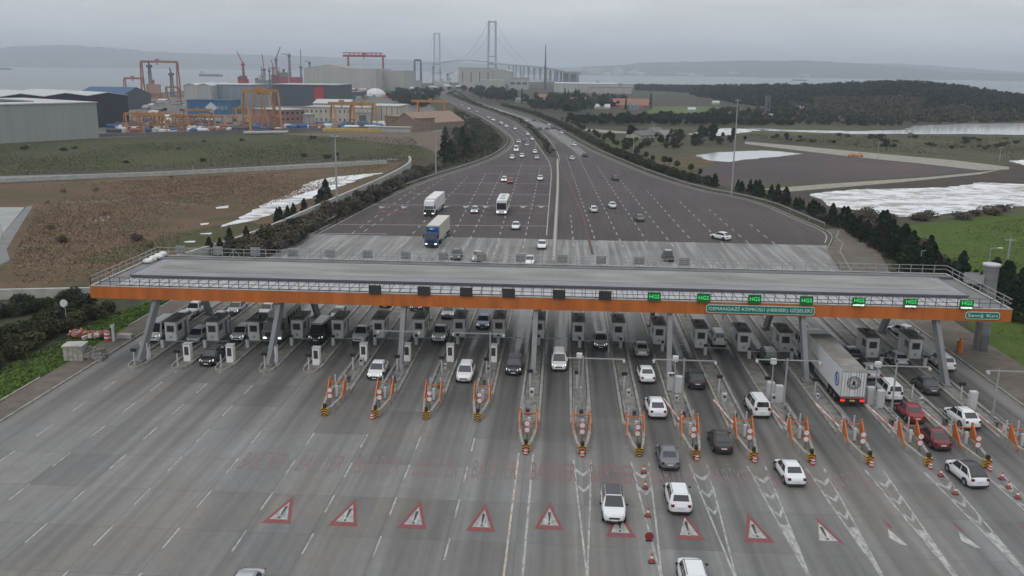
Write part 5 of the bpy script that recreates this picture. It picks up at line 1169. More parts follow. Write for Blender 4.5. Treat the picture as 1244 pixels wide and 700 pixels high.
# gantry cranes
def gantry(label,x1,x2,yb,yt,spread,mm,beam=None,w=1.0,trolley=True,group=None,cross=False,dbl=False):
    A,B=PAIR((x1,yb[0]),(x2,yb[1])); d=B-A; L=d.length; rz=math.atan2(d.y,d.x); Hc=HT(A.x,A.y,yt); o=empty('gantry_crane',(A.x,A.y,0),rz,label,'crane',group)
    for x in (0,L):
        m=MB()
        for s in(-1,1): m.bar((x,s*spread/2,0),(x,s*spread*.18,Hc-w),w*.62)
        m.bar((x,-spread*.38,Hc*.35),(x,spread*.38,Hc*.35),w*.5); m.box(x-w,x+w,-spread/2-w,spread/2+w,0,w*.9)
        m.build('leg',mm,o)
    m=MB(); ov=L*.0 if beam is None else beam
    ys=(-spread*.14,spread*.14)
    for yy in ys: m.box(-ov,L+ov*.5,yy-w*.35,yy+w*.35,Hc-w*1.2,Hc)
    if cross:
        n=int(L/(w*2.2)); 
        for i in range(n): m.bar((L*i/n,-spread*.14-w*.3,Hc-w*1.1),(L*(i+.5)/n,-spread*.14-w*.3,Hc+w*.9),w*.3); m.bar((L*(i+.5)/n,-spread*.14-w*.3,Hc+w*.9),(L*(i+1)/n,-spread*.14-w*.3,Hc-w*1.1),w*.3)
        m.box(-ov,L,-spread*.14-w*.4,-spread*.14-w*.1,Hc+w*.7,Hc+w*1.2)
    m.build('girder',mm,o)
    if trolley: m=MB(); m.cbox((L*.45,0,Hc+w*.45),(w*1.8,spread*.3,w*.9)); m.box(L*.45-w*.2,L*.45+w*.2,-.3,.3,Hc-w*2.4,Hc); m.build('trolley',mm,o)
    return o
gantry('tall yellow gantry crane, largest in the crane yard',300,338,(160,159),108.5,14,YELC,w=1.3)
gantry('second yellow gantry crane just behind the largest one',316,326,(157,156),112,12,YELC,w=1.1)
gantry('low yellow gantry crane at the left of the crane yard',153,190,(161,160),137,10,YELC,w=.9)
gantry('yellow gantry crane just behind the leftmost one',163,196,(158,157),140,10,YELC,w=.8)
gantry('third low yellow gantry crane near the navy hangar',172,200,(162,161),139,8,YELC,w=.8)
gantry('small orange gantry crane with wide legs near the blue shed',226,259,(160,159),133,10,YELC,w=.7)
gantry('orange gantry crane left of the largest crane',286,302,(158,157.5),131,10,YELC,w=.8)
gantry('yellow gantry crane over the cream hall',405,429,(156,155.5),124,12,YELC,beam=2,w=1.2)
gantry('yellow gantry crane right of the one over the cream hall',428,455,(155,154.5),125,12,YELC,w=1.2)
gantry('orange gantry crane standing near the highway slope',508,541,(150,149),121.5,10,YELC,beam=4,w=1.1)
gantry('huge red goliath crane over the beige shipyard hall',424,466,(106,105.5),66.5,12,REDC,beam=9,w=3.2,cross=True)
gantry('tall thin rust-red portal crane at the quay left',174.5,218,(117,117),73.5,9,RUST,w=2.0)
gantry('smaller rust-red portal crane left of the tall one',153,175,(119,119),94,8,RUST,w=1.6)
gantry('low red portal crane under the tall portal crane',203,218,(124,124),105,7,RUST,w=1.3)
gantry('far grey gantry crane in haze left of the first tower',504,511.5,(104,104),72,18,DCR,w=3.2,trolley=False)
def jib(label,px,yb,yt,jx,jy,mm,w=2.2,base=True):
    A=G(px,yb); ht=HT(A.x,A.y,yt); dist=A.length; o=empty('shipyard_crane',(A.x,A.y,0),0,label,'crane','shipyard cranes')
    m=MB()
    for sx in(-1,1):
        for sy in(-1,1): m.bar((sx*w,sy*w,0),(sx*w*.5,sy*w*.5,ht),w*.35)
    for i in range(6): z=ht*i/6; m.bar((-w*.9,-w,z),(w*.9,-w,z+ht/6),w*.22); m.bar((w*.9,-w,z),(-w*.9,-w,z+ht/6),w*.22)
    m.build('tower',mm,o)
    m=MB(); m.box(-w*1.3,w*1.3,-w*1.4,w*1.4,ht,ht+w*1.6); m.build('machine_house',mm,o)
    ex=(jx-px)*dist/F; ez=HT(A.x,A.y,jy); m=MB(); m.bar((0,0,ht+w*1.5),(ex,-2,ez),w*.55); m.bar((0,0,ht+w*3.6),(ex*.95,-2,ez-.5),w*.18); m.bar((0,0,ht+w),(0,0,ht+w*3.8),w*.4); m.bar((-ex*.18,0,ht+w*2.2),(0,0,ht+w*1.6),w*.8); m.build('jib',mm,o)
for a in [('dark red crane with slanting jib standing alone left of the shipyard',297,110,80,291,62,REDC),('red crane with nearly upright jib at the left of the cluster',322,107,86,321,66,REDC),('dark crane with leaning jib in the middle of the cluster',337,107,74,343,57,DCR),('grey crane with short level jib in the cluster',353,107,69,344,65.5,DCR),('dark crane with upright jib right of the cluster',366.5,106,83,367.5,60,DCR),('short red crane between the upright and leaning jibs',333,108,84,332,73,REDC),('low grey crane in haze beyond the cluster',377,104,78,371,74,DCR),('slim dark crane rising under the tall portal crane',184.3,118,82,184,74.5,DCR),('slim dark crane at the right under the tall portal crane',210,118,92,209.5,82,DCR),('small dark crane in haze between the bridge towers',526.5,103,83,527,76,DCR),('small grey crane right of the far haze',544,104,92,551,88,DCR)]: jib(*a,w=1.7)
# rig / ship superstructures
for i in range(14):
    px=rnd.uniform(312,372) if i<9 else rnd.uniform(430,556); yb=108 if i<9 else 106; A=G(px,yb); hh=HT(A.x,A.y,rnd.uniform(80,95)); m=MB(); m.tube((0,0,0),(0,0,hh),1.0,.4,n=6); m.cbox((0,0,hh*.8),(5,1,1)); tag(m.build('ship_mast',rnd.choice([DCR,REDC,GREYL]),None,loc=(A.x,A.y,0)),'thin mast rising among the shipyard cranes','mast','thin masts in the shipyard')
for i in range(9):
    x=rnd.uniform(150,285); w_=rnd.uniform(12,24); gantry('low yellow lifting frame among the stacks of the crane yard',x,x+w_,(rnd.uniform(156,162),156),rnd.uniform(139,146),8,rnd.choice([YELC,YELC,RUST]),w=.6,group='low yellow lifting frames')
def ship(label,x0,x1,yb,ydeck,sx0,sx1,ytop,hullm,supm,name='ship'):
    A,B=PAIR((x0,yb),(x1,yb),-1.5); d=B-A; L=d.length; o=empty(name,(A.x,A.y,-1.9),math.atan2(d.y,d.x),label,'ship'); hd=HT(A.x,A.y,ydeck)+1.9; ht=HT(A.x,A.y,ytop)+1.9; bw=L*.14
    m=MB(); m.prism([(0,-bw/2),(L*.85,-bw/2),(L,0),(L*.85,bw/2),(0,bw/2)],0,hd); m.build('hull',hullm,o)
    s0,s1=(sx0-x0)/(x1-x0)*L,(sx1-x0)/(x1-x0)*L; m=MB(); m.box(s0,s1,-bw*.4,bw*.4,hd,hd+(ht-hd)*.8); m.build('superstructure',supm,o)
    m=MB(); m.box(s0*.6+s1*.4,s0*.4+s1*.6,-bw*.12,bw*.12,hd+(ht-hd)*.8,ht*1.12); m.build('funnel',hullm,o)
    m=MB(); 
    for i in range(4): x=s1+(L*.85-s1)*(i+.5)/4 if s1<L*.5 else s0*(i+.5)/4; m.box(x-L*.04,x+L*.04,-bw*.3,bw*.3,hd+.0,hd+hd*.18)
    m.build('hatch',hullm,o); return o
SH=mat('ship_hull',(.08,.085,.10),.7,var=.1,scale=.02); SW=mat('ship_white',(.42,.42,.42),.7,var=.05)
ship('cargo ship at anchor on the bay, left of the shipyard',242.5,270.5,92.6,90.4,243,247,86.8,SH,SW)
ship('faint ship at the left edge of the bay',-8,14,84.6,82.8,-6,-1,80.5,SH,SW); ship('low distant ship beyond the wooded point',962,980,98.2,96.9,963,966,95,SH,SW)
ship('red-hulled vessel under construction among the cranes',331,367,108,93.5,338,353,86.5,REDC,bmat('hull_green',(.16,.20,.14)))
ship('grey vessel with white upper works at the left of the cluster',311,331,108.5,97,315,323,90,bmat('vessel_grey',(.20,.21,.23)),SW)
ship('red and dark rig standing left of the long hall',290,303,111,96,292,301,91,REDC,DCR)
ship('rusty red vessel under the tall portal crane',176,199,121,113,179,196,99.5,RUST,bmat('rig_pale',(.30,.19,.15)))
ship('low white and red vessel left of the rusty one',158,178,122,114,160,166,110,SW,REDC)
ship('pale vessels at the far quay left of the assembly hall',522,556,107,103,528,545,97,bmat('vessel_pale',(.30,.30,.30)),SW)
ship('low dark vessel at the right-hand shore by the factory',692,733,103.6,102.4,724,728,98.5,SH,DCR)
# bridge: two towers, deck, cables, piers of the approach viaduct
br=empty('suspension_bridge',(0,0,0),0,'grey suspension bridge with two tall portal towers fading in haze','bridge')
def twr(px,D,dz):
    d=_fw+_r*((px-622)/F); d=Vector((d.x,d.y)).normalized(); return d*D
T1=twr(596,4360,0); T2=twr(533,5930,0); axis=(T2-T1).normalized(); nn=Vector((-axis.y,axis.x))
def tower(c):
    w=18; o=empty('tower',(c.x,c.y,-2)); o.parent=br
    # legs face the camera like in the photograph: the bridge axis runs away, portal across it
    m=MB()
    for s in (-1,1): m.bar(Vector((*(nn*s*w*1.05),0)),Vector((*(nn*s*w*.88),252)),8.5,8.5)
    q=m.build('legs',BRIDGEG,o); m=MB(); m.bar(Vector((*(nn*-w),247)),Vector((*(nn*w),247)),6,7); m.bar(Vector((*(nn*-w),92)),Vector((*(nn*w),92)),4,5); m.bar(Vector((*(nn*-w),58)),Vector((*(nn*w),58)),6,7); m.build('crossbeam',BRIDGEG,o)
    m=MB(); m.box(-34,34,-24,24,-2,9); m.build('footing',BRIDGEG,o)
tower(T1); tower(T2)
S1=twr(690,2350,0); vp=[(690,2150,88.5),(683,2500,86.5),(672,2900,84.5),(655,3300,82.2),(635,3700,80.2),(610,4100,78.2)]
deck=[]
for px,D,py in vp: q=twr(px,D,0); deck.append(Vector((q.x,q.y,HT(q.x,q.y,py))))
deck.append(Vector((T1.x,T1.y,64))); 
for t in (.25,.5,.75): q=T1.lerp(T2,t); deck.append(Vector((q.x,q.y,64+12*math.sin(math.pi*t))))
deck.append(Vector((T2.x,T2.y,64)))
E_=T2+axis*2600; deck.append(Vector((*(T2+axis*566),62))); 
deck.append(Vector((*(T2+axis*1500+nn*500),50))); deck.append(Vector((*(T2+axis*2600+nn*1400),45)))
m=MB()
for a,b in zip(deck,deck[1:]): m.bar(a,b,36,5)
# deck bar must lie flat: rebuild as boxes
m=MB()
for a,b in zip(deck,deck[1:]):
    d=(b-a); n2=Vector((-d.y,d.x,0)).normalized()*17; up=Vector((0,0,2.6)); m.add([a+n2-up,a-n2-up,b-n2-up,b+n2-up,a+n2+up,a-n2+up,b-n2+up,b+n2+up],BOX_)
o=m.build('deck',BRIDGEG,br)
for i in range(len(vp)-1):
    a,b=deck[i],deck[i+1]
    for t in ((0,.33,.66)):
        p=a.lerp(b,t); d=(b-a); n2=Vector((-d.y,d.x,0)).normalized(); m=MB()
        for s in (-1,1): m.bar(Vector((p.x,p.y,-2))+n2*s*11,p+n2*s*9-Vector((0,0,2.7)),7,5)
        m.build('pier',BRIDGEG,br)
for t in (-.0,1500): 
    pass
for s in (-1,1):
    m=MB(); n2=Vector((nn.x,nn.y,0))*s*17
    K=18
    def cab(pa,pb,sag):
        prev=None
        for i in range(K+1):
            t=i/K; p=pa.lerp(pb,t); p.z-=sag*4*t*(1-t)
            if prev is not None: m.bar(prev,p,1.0)
            prev=p
    t1=Vector((T1.x,T1.y,250))+n2; t2=Vector((T2.x,T2.y,250))+n2; cab(t1,t2,165); cab(t1,Vector((*(T1-axis*566),66))+n2,22); cab(t2,Vector((*(T2+axis*566),64))+n2,22)
    for i in range(1,32):
        t=i/32; p=t1.lerp(t2,t); z=p.z-165*4*t*(1-t); m.bar((p.x,p.y,66),(p.x,p.y,z),.5)
    m.build('cable',BRIDGEG,br)
A=G(662,109); hh=HT(A.x,A.y,54.5); o=empty('lattice_mast',(A.x,A.y,0),0,'tall thin dark mast in front of the viaduct','mast'); m=MB(); m.tube((0,0,0),(0,0,hh*.55),2.3,1.7,n=8); m.build('shaft',DCR,o); m=MB(); m.tube((0,0,hh*.55),(0,0,hh),1.3,.6,n=8); m.build('spire',DCR,o)
bpy.data.objects.remove(bpy.data.objects['railing_dummy']) if 'railing_dummy' in bpy.data.objects else None
# steam plume over the far shore: real volume
bm=bmesh.new(); bmesh.ops.create_icosphere(bm,subdivisions=3,radius=1); c=twr(696,5400,0); rnd2=random.Random(8)
for v in bm.verts: v.co=Vector((v.co.x*55+v.co.z*25,v.co.y*40,v.co.z*32))*(1+.25*math.sin(v.co.x*5+v.co.z*7))
me=bpy.data.meshes.new('steam'); bm.to_mesh(me); bm.free(); sm=bpy.data.materials.new('steam_vapour'); sm.use_nodes=True; q=sm.node_tree; q.nodes.clear(); oo=N(q,'ShaderNodeOutputMaterial'); pv2=N(q,'ShaderNodeVolumePrincipled'); pv2.inputs['Color'].default_value=(1,1,1,1); pv2.inputs['Density'].default_value=.010; q.links.new(pv2.outputs[0],oo.inputs['Volume']); me.materials.append(sm)
tag(obj_of('steam_plume',me,None,(c.x,c.y,45)),'small white plume of steam drifting over the far shore','steam',kind='stuff')
# perimeter wall, barriers
m=MB(); m.wall(P((-300,231),(0,222),(100,217.5),(200,213.5),(300,208.5),(400,203.5),(470,199)),.5,0,1.3); tag(m.build('perimeter_wall',KERB2),'long low concrete wall beside the road on the left','wall')
m=MB(); m.wall(smooth_line(P((497,197),(500,202),(492,210),(462,226),(440,236),(400,254),(330,287),(280,306),(240,318),(205,330))),.6,0,2.3); tag(m.build('retaining_wall',KERB2),'pale concrete wall curving down along the brown shrubs','wall')
m=MB(); m.wall(P((-200,373),(0,363.5),(113,361),(150,356)),.6,0,1.5); tag(m.build('boundary_wall',KERB2),'pale concrete wall left of the canopy end','wall')
m=MB(); m.wall(smooth_line(P((672.6,322),(674.5,285),(678,223.6),(677.2,196))),.9,.05,.95,0,.4); tag(m.build('median_barrier',bmat('barrier_concrete',(.34,.32,.29))),'pale concrete barrier dividing the two directions','barrier')
m=MB(); L=[p+Vector((2.2,0)) for p in REs if p.y<900 and p.y>205]; m.wall(L,.08,.55,.85)
for p in L[::2]: m.box(p.x-.06,p.x+.06,p.y-.06,p.y+.06,0,.8)
tag(m.build('guard_rail',STEEL),'steel guard rail along the right side of the highway','guard rail')
m=MB(); L=[p-Vector((1.6,0)) for p in LEs if p.y<760 and p.y>190]; m.wall(L,.08,.55,.85)
for p in L[::2]: m.box(p.x-.06,p.x+.06,p.y-.06,p.y+.06,0,.8)
tag(m.build('guard_rail',STEEL),'steel guard rail along the left side of the highway','guard rail')
# poles
def pole(px,pb,pt,label,r=.22,head='lamp',name='light_mast'):
    A=G(px,pb); hh=HT(A.x,A.y,pt); o=empty(name,(A.x,A.y,0),0,label,'light mast' if name=='light_mast' else 'pole'); m=MB(); m.tube((0,0,0),(0,0,hh),r,r*.55,n=10); m.build('pole',STEEL,o)
    if head=='ring':
        m=MB(); m.tube((0,0,hh-.5),(0,0,hh-.2),.4,n=12)
        m.build('head_ring',DSTEEL,o)
        for i in range(6): t=R(i*60); m=MB(); m.cbox((math.cos(t)*.6,math.sin(t)*.6,hh-.45),(.35,.35,.2)); m.build('lamp',PANEL,o)
    elif head=='lamp':
        m=MB(); m.bar((0,0,hh),(1.4,0,hh+.15),.1); m.build('arm',STEEL,o); m=MB(); m.cbox((1.6,0,hh+.12),(.8,.35,.16)); m.build('lamp',WHITE,o)
    elif head=='cross':
        m=MB(); m.bar((-.9,0,hh-.4),(.9,0,hh-.4),.16); m.build('crossarm',STEEL,o)
    return o
pole(410,258,163,'tall grey floodlight mast on the left beside the brown shrubs',.28,'ring'); pole(529.5,213,158,'tall mast left of the highway bend',.24,'ring'); pole(888.5,237,120,'tallest floodlight mast, between conifers on the right',.24,'ring')
pole(455.5,238,218,'short pole left of the plaza by the shrubs',.14,'none','pole'); pole(1220,345,289,'concrete utility pole before the green field',.22,'cross','utility_pole'); pole(1116,336,305,'small lamp post behind the canopy railing',.12,'lamp'); pole(1199,335,302,'small bright lamp post beside the stair tower',.12,'lamp')
pole(1066,195,172,'faint pole on the dirt road right',.15,'cross','pole'); pole(1214,196,178,'faint pole at the right end of the dirt road',.15,'cross','pole'); pole(82,400,372,'low post with a white disc by the service road',.08,'none','pole'); pole(793,176,150,'thin pole in the meadow beside the villa',.18,'cross','pole'); pole(235,213,201,'short pole by the long low wall',.15,'none','pole'); pole(3,292,273,'thin post at the pale slab on the left',.12,'none','pole'); pole(769,190,165,'thin pole left of the pond',.15,'none','pole')
g_=G(79,385); m=MB(); m.tube((0,0,1.9),(0,.06,1.9),.55,n=18); m.tube((0,.1,0),(0,.1,2.2),.06,n=8); tag(m.build('round_sign',WHITE,None,loc=(g_.x,g_.y,0)),'white round sign on the left by the service road','sign')
c=G(1043,191); m=MB(); 
for i in range(7): m.tube((i*.9-4+(i%2)*.5,0,.35),(i*.9-3.4,2,.7+(i%3)*.3),.45,n=8)
tag(m.build('orange_pile',mat('orange_plastic',(.36,.16,.04),.6,var=.15),None,loc=(c.x,c.y,.04)),'orange heap on the edge of the bare lot','heap')
# ================================================================ VEGETATION
import numpy as np
def leaves(name,pts,size,m,seed,stem=None):
    rg=np.random.default_rng(seed); n=len(pts); P_=np.asarray(pts,float)
    a=rg.normal(size=(n,3)); a/=np.linalg.norm(a,axis=1)[:,None]; b=np.cross(a,rg.normal(size=(n,3))); b/=np.linalg.norm(b,axis=1)[:,None]
    s=(size*rg.uniform(.55,1.25,n))[:,None]; v=np.empty((n,4,3)); v[:,0]=P_-a*s-b*s*.6; v[:,1]=P_+a*s-b*s*.6; v[:,2]=P_+a*s*.7+b*s*.6; v[:,3]=P_-a*s*.7+b*s*.6
    me=bpy.data.meshes.new(name); me.vertices.add(4*n); me.vertices.foreach_set('co',v.ravel()); me.loops.add(4*n); me.loops.foreach_set('vertex_index',np.arange(4*n)); me.polygons.add(n); me.polygons.foreach_set('loop_start',np.arange(0,4*n,4)); me.polygons.foreach_set('loop_total',np.full(n,4)); me.update(calc_edges=True); me.materials.append(m); return me
def folmat(name,c1,c2,s=1.2): 
    m=mat(name,c1,.9,var=0,col2=c2,scale=s,spec=.1,detail=3); n=m.node_tree; b=n.nodes['Principled BSDF']; lk=b.inputs['Base Color'].links[0]; src=lk.from_socket
    oi=N(n,'ShaderNodeObjectInfo'); f=rngc(n,oi.outputs['Random'],0,1,.72,1.45); n.links.new(mixc(n,1.0,src,f,'MULTIPLY'),b.inputs['Base Color']); return m
F_CON=folmat('conifer_needles',(.014,.024,.013),(.032,.046,.023)); F_BUSH=folmat('bush_leaves',(.032,.036,.018),(.075,.072,.040)); F_DARK=folmat('dark_leaves',(.020,.027,.014),(.045,.052,.026)); F_BARE=folmat('bare_twigs',(.060,.050,.038),(.115,.092,.070)); F_FAR=folmat('wood_leaves',(.012,.017,.011),(.026,.033,.019),.03); F_FARB=folmat('wood_twigs',(.034,.033,.024),(.056,.050,.036),.05)
BARK=mat('bark',(.06,.045,.033),.95,var=.2,scale=3)
def conifer_pts(n,h,r,rg):
    t=rg.random(n)**.75; lump=1+.25*np.sin(t*22+rg.random()*6); rr=r*(1-t)**.8*lump*np.sqrt(rg.uniform(.25,1,n))+.05; th=rg.random(n)*6.283; return np.c_[rr*np.cos(th),rr*np.sin(th),.25+t*(h-.25)]
def bush_pts(n,h,r,rg,lobes=6):
    out=[]; 
    for i in range(lobes):
        a=rg.random()*6.283; d=rg.uniform(0,.6)*r; c=np.array([d*np.cos(a),d*np.sin(a),rg.uniform(.35,.68)*h]); s=rg.uniform(.38,.62); k=n//lobes
        q=rg.normal(size=(k,3)); q/=np.linalg.norm(q,axis=1)[:,None]; q*=rg.uniform(.45,1,(k,1))**.5; q*=np.array([r*s,r*s,h*.36]); out.append(c+q)
    q=np.vstack(out); q[:,2]=np.maximum(q[:,2],.05); return q
def tree_pts(n,h,r,rg):
    q=bush_pts(n,h*.75,r,rg,8); q[:,2]+=h*.27; return q
VAR={}
def variants(kind,n,m,lv,ls,cnt=4):
    L=[]
    for i in range(cnt):
        rg=np.random.default_rng(hash_(kind)+i); pts={'conifer':lambda:conifer_pts(n,1.0*6,1.5,rg),'bush':lambda:bush_pts(n,2.2,1.5,rg),'tree':lambda:tree_pts(n,6,2.4,rg),'poplar':lambda:conifer_pts(n,9,1.0,rg)}[lv]()
        L.append(leaves('crown',pts,ls,m,i+5))
    VAR[kind]=L
def hash_(s): return sum(ord(c)*(i+1) for i,c in enumerate(s))
variants('conifer',1500,F_CON,'conifer',.16); variants('bush',800,F_BUSH,'bush',.13); variants('dbush',800,F_DARK,'bush',.13); variants('bare',700,F_BARE,'bush',.12); variants('tree',700,F_DARK,'tree',.28); variants('poplar',500,F_CON,'poplar',.3); variants('fartree',160,F_FAR,'tree',.65); variants('farbare',160,F_FARB,'tree',.6); variants('farbush',120,F_DARK,'bush',.36)
m=MB(); m.tube((0,0,0),(.05,0,1.2),.14,.10,n=7); m.tube((.05,0,1.2),(0,0,4.6),.10,.03,n=6); TRUNK=m.mesh('trunk',BARK)
m=MB()
for i in range(5): t=i*1.257; m.tube((0,0,.02),(.7*math.cos(t),.7*math.sin(t),1.3),.045,.02,n=5)
STEM=m.mesh('stems',BARK)
rv=random.Random(77)
PLANTS=[]
def plant(kind,x,y,h,label,group,name,cat,z=0,wide=1.0):
    px,py=PR(x,y,z); PLANTS.append((h/math.hypot(x,y)*(1 if -15<px<1259 and py<715 else .001),'tree' if cat=='tree' else 'shrub',(kind,x,y,h,label,group,name,cat,z,wide)))
def plant_now(kind,x,y,h,label,group,name,cat,z=0,wide=1.0):
    base={'conifer':6,'bush':2.2,'dbush':2.2,'bare':2.2,'tree':6.4,'poplar':9,'fartree':6.4,'farbare':6.4,'farbush':2.2}[kind]; s=h/base*rv.uniform(.85,1.18)
    o=empty(name,(x,y,z),rv.uniform(0,6.28),label,cat,group); o.scale=(s*wide*rv.uniform(.85,1.15),s*wide*rv.uniform(.85,1.15),s)
    obj_of('crown' if base!=2.2 else 'foliage',rv.choice(VAR[kind]),o)
    obj_of('trunk' if base!=2.2 else 'stems',TRUNK if base!=2.2 else STEM,o); return o
def along(pxs,step,fn,jit=.5):
    L=[G(*p) for p in pxs]; acc=0; k=0
    for a,b in zip(L,L[1:]):
        Ls=(b-a).length; t=0
        while t<Ls: p=a.lerp(b,t/Ls); fn(p.x+rv.uniform(-jit,jit),p.y+rv.uniform(-jit,jit),k); t+=step*rv.uniform(.8,1.2); k+=1
CR='dark conifer in the row along the right side of the plaza'
along([(847,226),(905,239),(950,255),(1000,278),(1045,305),(1075,326)],2.3,lambda x,y,k:plant('conifer',x+4.5,y,rv.uniform(2.9,4.8),CR,'conifers right of the plaza','conifer','tree',wide=1.4) if not(870<PR(x+4.5,y,0)[0]<896) else None,.8)
along([(1055,286),(1080,318),(1120,338),(1180,360),(1244,385)],2.4,lambda x,y,k:plant('conifer',x+3,y,rv.uniform(4.6,6.6),'tall dark conifer in the clump behind the canopy right end','conifers behind the canopy right end','conifer','tree',wide=1.4),1.2)
along([(1090,335),(1140,352),(1200,378),(1260,410)],2.4,lambda x,y,k:plant('conifer',x+2,y,rv.uniform(4.4,6.4),'tall dark conifer in the clump behind the canopy right end','conifers behind the canopy right end','conifer','tree',wide=1.5),1.2)
along([(1040,268),(1062,290),(1090,310),(1130,330)],5,lambda x,y,k:plant('bare',x+2,y,3.2,'brown bare shrub at the edge of the green field','bare shrubs by the green field','shrub','shrub',wide=1.6),2)
along([(604,128.5),(640,138.5),(664,149),(705,172),(723,183.5),(770,204),(821,221),(848,226)],3.3,lambda x,y,k:plant('dbush',x+5,y,2.7,'dark evergreen shrub in the hedge along the right of the highway','evergreen hedge shrubs','shrub','shrub',wide=1.25),.8)
along([(664,147),(705,170),(723,181),(770,201),(821,217)],11,lambda x,y,k:plant('tree',x+11,y,3.3,'small dark tree behind the highway hedge','small trees behind the highway hedge','tree','tree'),2)
# left hedges
along([(-12,455),(30,430),(75,408),(132,382)],1.5,lambda x,y,k:plant('bush',x-.5,y,2.2,'large brown-green bush in the hedge beside the left grass verge','hedge bushes by the left verge','bush','bush',wide=1.15),.7)
along([(-12,440),(30,418),(70,398),(125,376)],2.2,lambda x,y,k:plant('dbush',x-1,y,2.5,'large brown-green bush in the hedge beside the left grass verge','hedge bushes by the left verge','bush','bush',wide=1.2),.8)
along([(-10,391),(40,381),(105,370)],2.2,lambda x,y,k:plant('dbush',x,y,2.0,'low dark bush in the second hedge under the boundary wall','second hedge bushes','bush','bush',wide=1.3),1.2)
along([(-10,384),(40,374),(105,366)],2.6,lambda x,y,k:plant('dbush',x,y,2.0,'low dark bush in the second hedge under the boundary wall','second hedge bushes','bush','bush',wide=1.3),1.2)
# shrubs left of the plaza and on the highway slope
def inpoly(p,poly):
    c=False; j=len(poly)-1
    for i in range(len(poly)):
        if (poly[i][1]>p[1])!=(poly[j][1]>p[1]) and p[0]<(poly[j][0]-poly[i][0])*(p[1]-poly[i][1])/(poly[j][1]-poly[i][1])+poly[i][0]: c=not c
        j=i
    return c
def scatter(poly,n,fn):
    xs=[p[0] for p in poly]; ys=[p[1] for p in poly]; k=0
    while k<n:
        p=(rv.uniform(min(xs),max(xs)),rv.uniform(min(ys),max(ys)))
        if inpoly(p,poly): g_=G(*p); fn(g_.x,g_.y,p); k+=1
scatter([(508,207),(532,205),(475,234),(385,280),(310,318),(262,324),(290,304),(352,281),(420,251),(468,229)],190,lambda x,y,p:plant('bare' if rv.random()<.7 else 'dbush',x,y,rv.uniform(1.6,3.2),'brown bare shrub in the thicket left of the red asphalt','thicket shrubs left of the plaza','shrub','shrub',wide=1.4))
scatter([(552,132),(580,145),(598,158),(606,170),(600,184),(560,196),(532,205),(548,188),(550,165)],170,lambda x,y,p:plant('farbush',x,y,rv.uniform(.9,1.9),'dark shrub on the slope inside the highway bend','shrubs on the highway slope','shrub','shrub',wide=1.6))
for px,py,h in ((341,279,4.5),(337,276,4),(396,247,6),(389,250,5),(357,268,4.5),(350,272,3.8),(370,262,3.5),(300,300,3.6),(280,307,4),(268,311,3.5),(255,313,3.5),(540,196,9),(568,188,9),(547,199,8),(562,181,8),(541,172,7),(575,176,7)):
    g_=G(px,py); plant('conifer',g_.x,g_.y,h,'dark small conifer standing in the shrubs left of the plaza','small conifers left of the plaza','conifer','tree',wide=1.3)
along([(556,112),(575,126),(600,134.8),(626,143.5),(641,153),(652,163),(662,174),(671,187)],6,lambda x,y,k:plant('farbush',x,y,1.0,'low dark shrub on the green median','shrubs on the median','shrub','shrub',z=.09,wide=1.7),1.5)
along([(553,111),(546,114.5),(560,120.5),(585,130)],12,lambda x,y,k:plant('farbush',x,y,2.2,'low dark shrub on the green median','shrubs on the median','shrub','shrub',z=.09,wide=1.7),1.5)
# left field scrub and bushes
scatter([(0,226),(300,212),(460,204),(400,232),(260,270),(200,300),(110,330),(110,345)],9,lambda x,y,p:plant('bare',x,y,rv.uniform(.8,1.8),'low brown scrub bush in the rough field on the left','scrub bushes in the left field','bush','bush',wide=1.8))
scatter([(0,178),(500,163),(500,188),(0,210)],12,lambda x,y,p:plant('farbush',x,y,rv.uniform(1,1.8),'dark low bush dotting the left grass field','bushes dotting the grass field','bush','bush',wide=1.8))
# mid-distance trees on the right
scatter([(690,147),(850,143),(900,150),(900,154),(800,153),(700,153)],300,lambda x,y,p:plant('fartree',x,y,rv.uniform(3.5,6),'dark round tree in the belt across the middle distance','belt trees in the middle distance','tree','tree',wide=1.2))
scatter([(632,121),(700,119),(760,121),(760,131),(700,139),(650,136)],260,lambda x,y,p:plant('farbare' if rv.random()<.5 else 'fartree',x,y,rv.uniform(5,9),'grey-brown tree among the houses right of the far highway','trees among the far houses','tree','tree'))
scatter([(560,110.5),(600,112),(628,117),(628,127),(600,125),(572,118)],90,lambda x,y,p:plant('fartree',x,y,rv.uniform(7,11),'dark tree in the grove beside the far highway','grove trees beside the far highway','tree','tree'))
scatter([(480,112),(548,110.5),(528,122),(520,134),(490,132),(470,120)],150,lambda x,y,p:plant('farbare' if rv.random()<.6 else 'fartree',x,y,rv.uniform(5,9),'bare grey tree behind the yard near the far highway','bare trees behind the yard','tree','tree'))
for px,py,h in ((686,128,15),(690,128.5,16),(699,129,14),(703,129,15),(634,126,14),(760,134,11),(790,133.5,12),(722,127,10)): g_=G(px,py); plant('poplar',g_.x,g_.y,h,'tall dark cypress standing above the far trees','cypresses above the far trees','tree','tree')
scatter([(735,165),(860,168),(900,160),(905,172),(840,180),(770,186)],26,lambda x,y,p:plant('fartree' if rv.random()<.6 else 'farbush',x,y,rv.uniform(2.5,5),'dark tree or thorn bush in the meadow by the villa','meadow trees by the villa','tree','tree'))
for px,py,h in ((765,169,9),(853,171,8),(858,171,7),(866,171,8),(850,173,6),(803,177,5),(955,173,5),(1076,184,6),(822,113,0)): 
    if h: g_=G(px,py); plant('fartree',g_.x,g_.y,h,'single dark tree standing free in the right-hand meadow','single meadow trees','tree','tree',wide=.8)
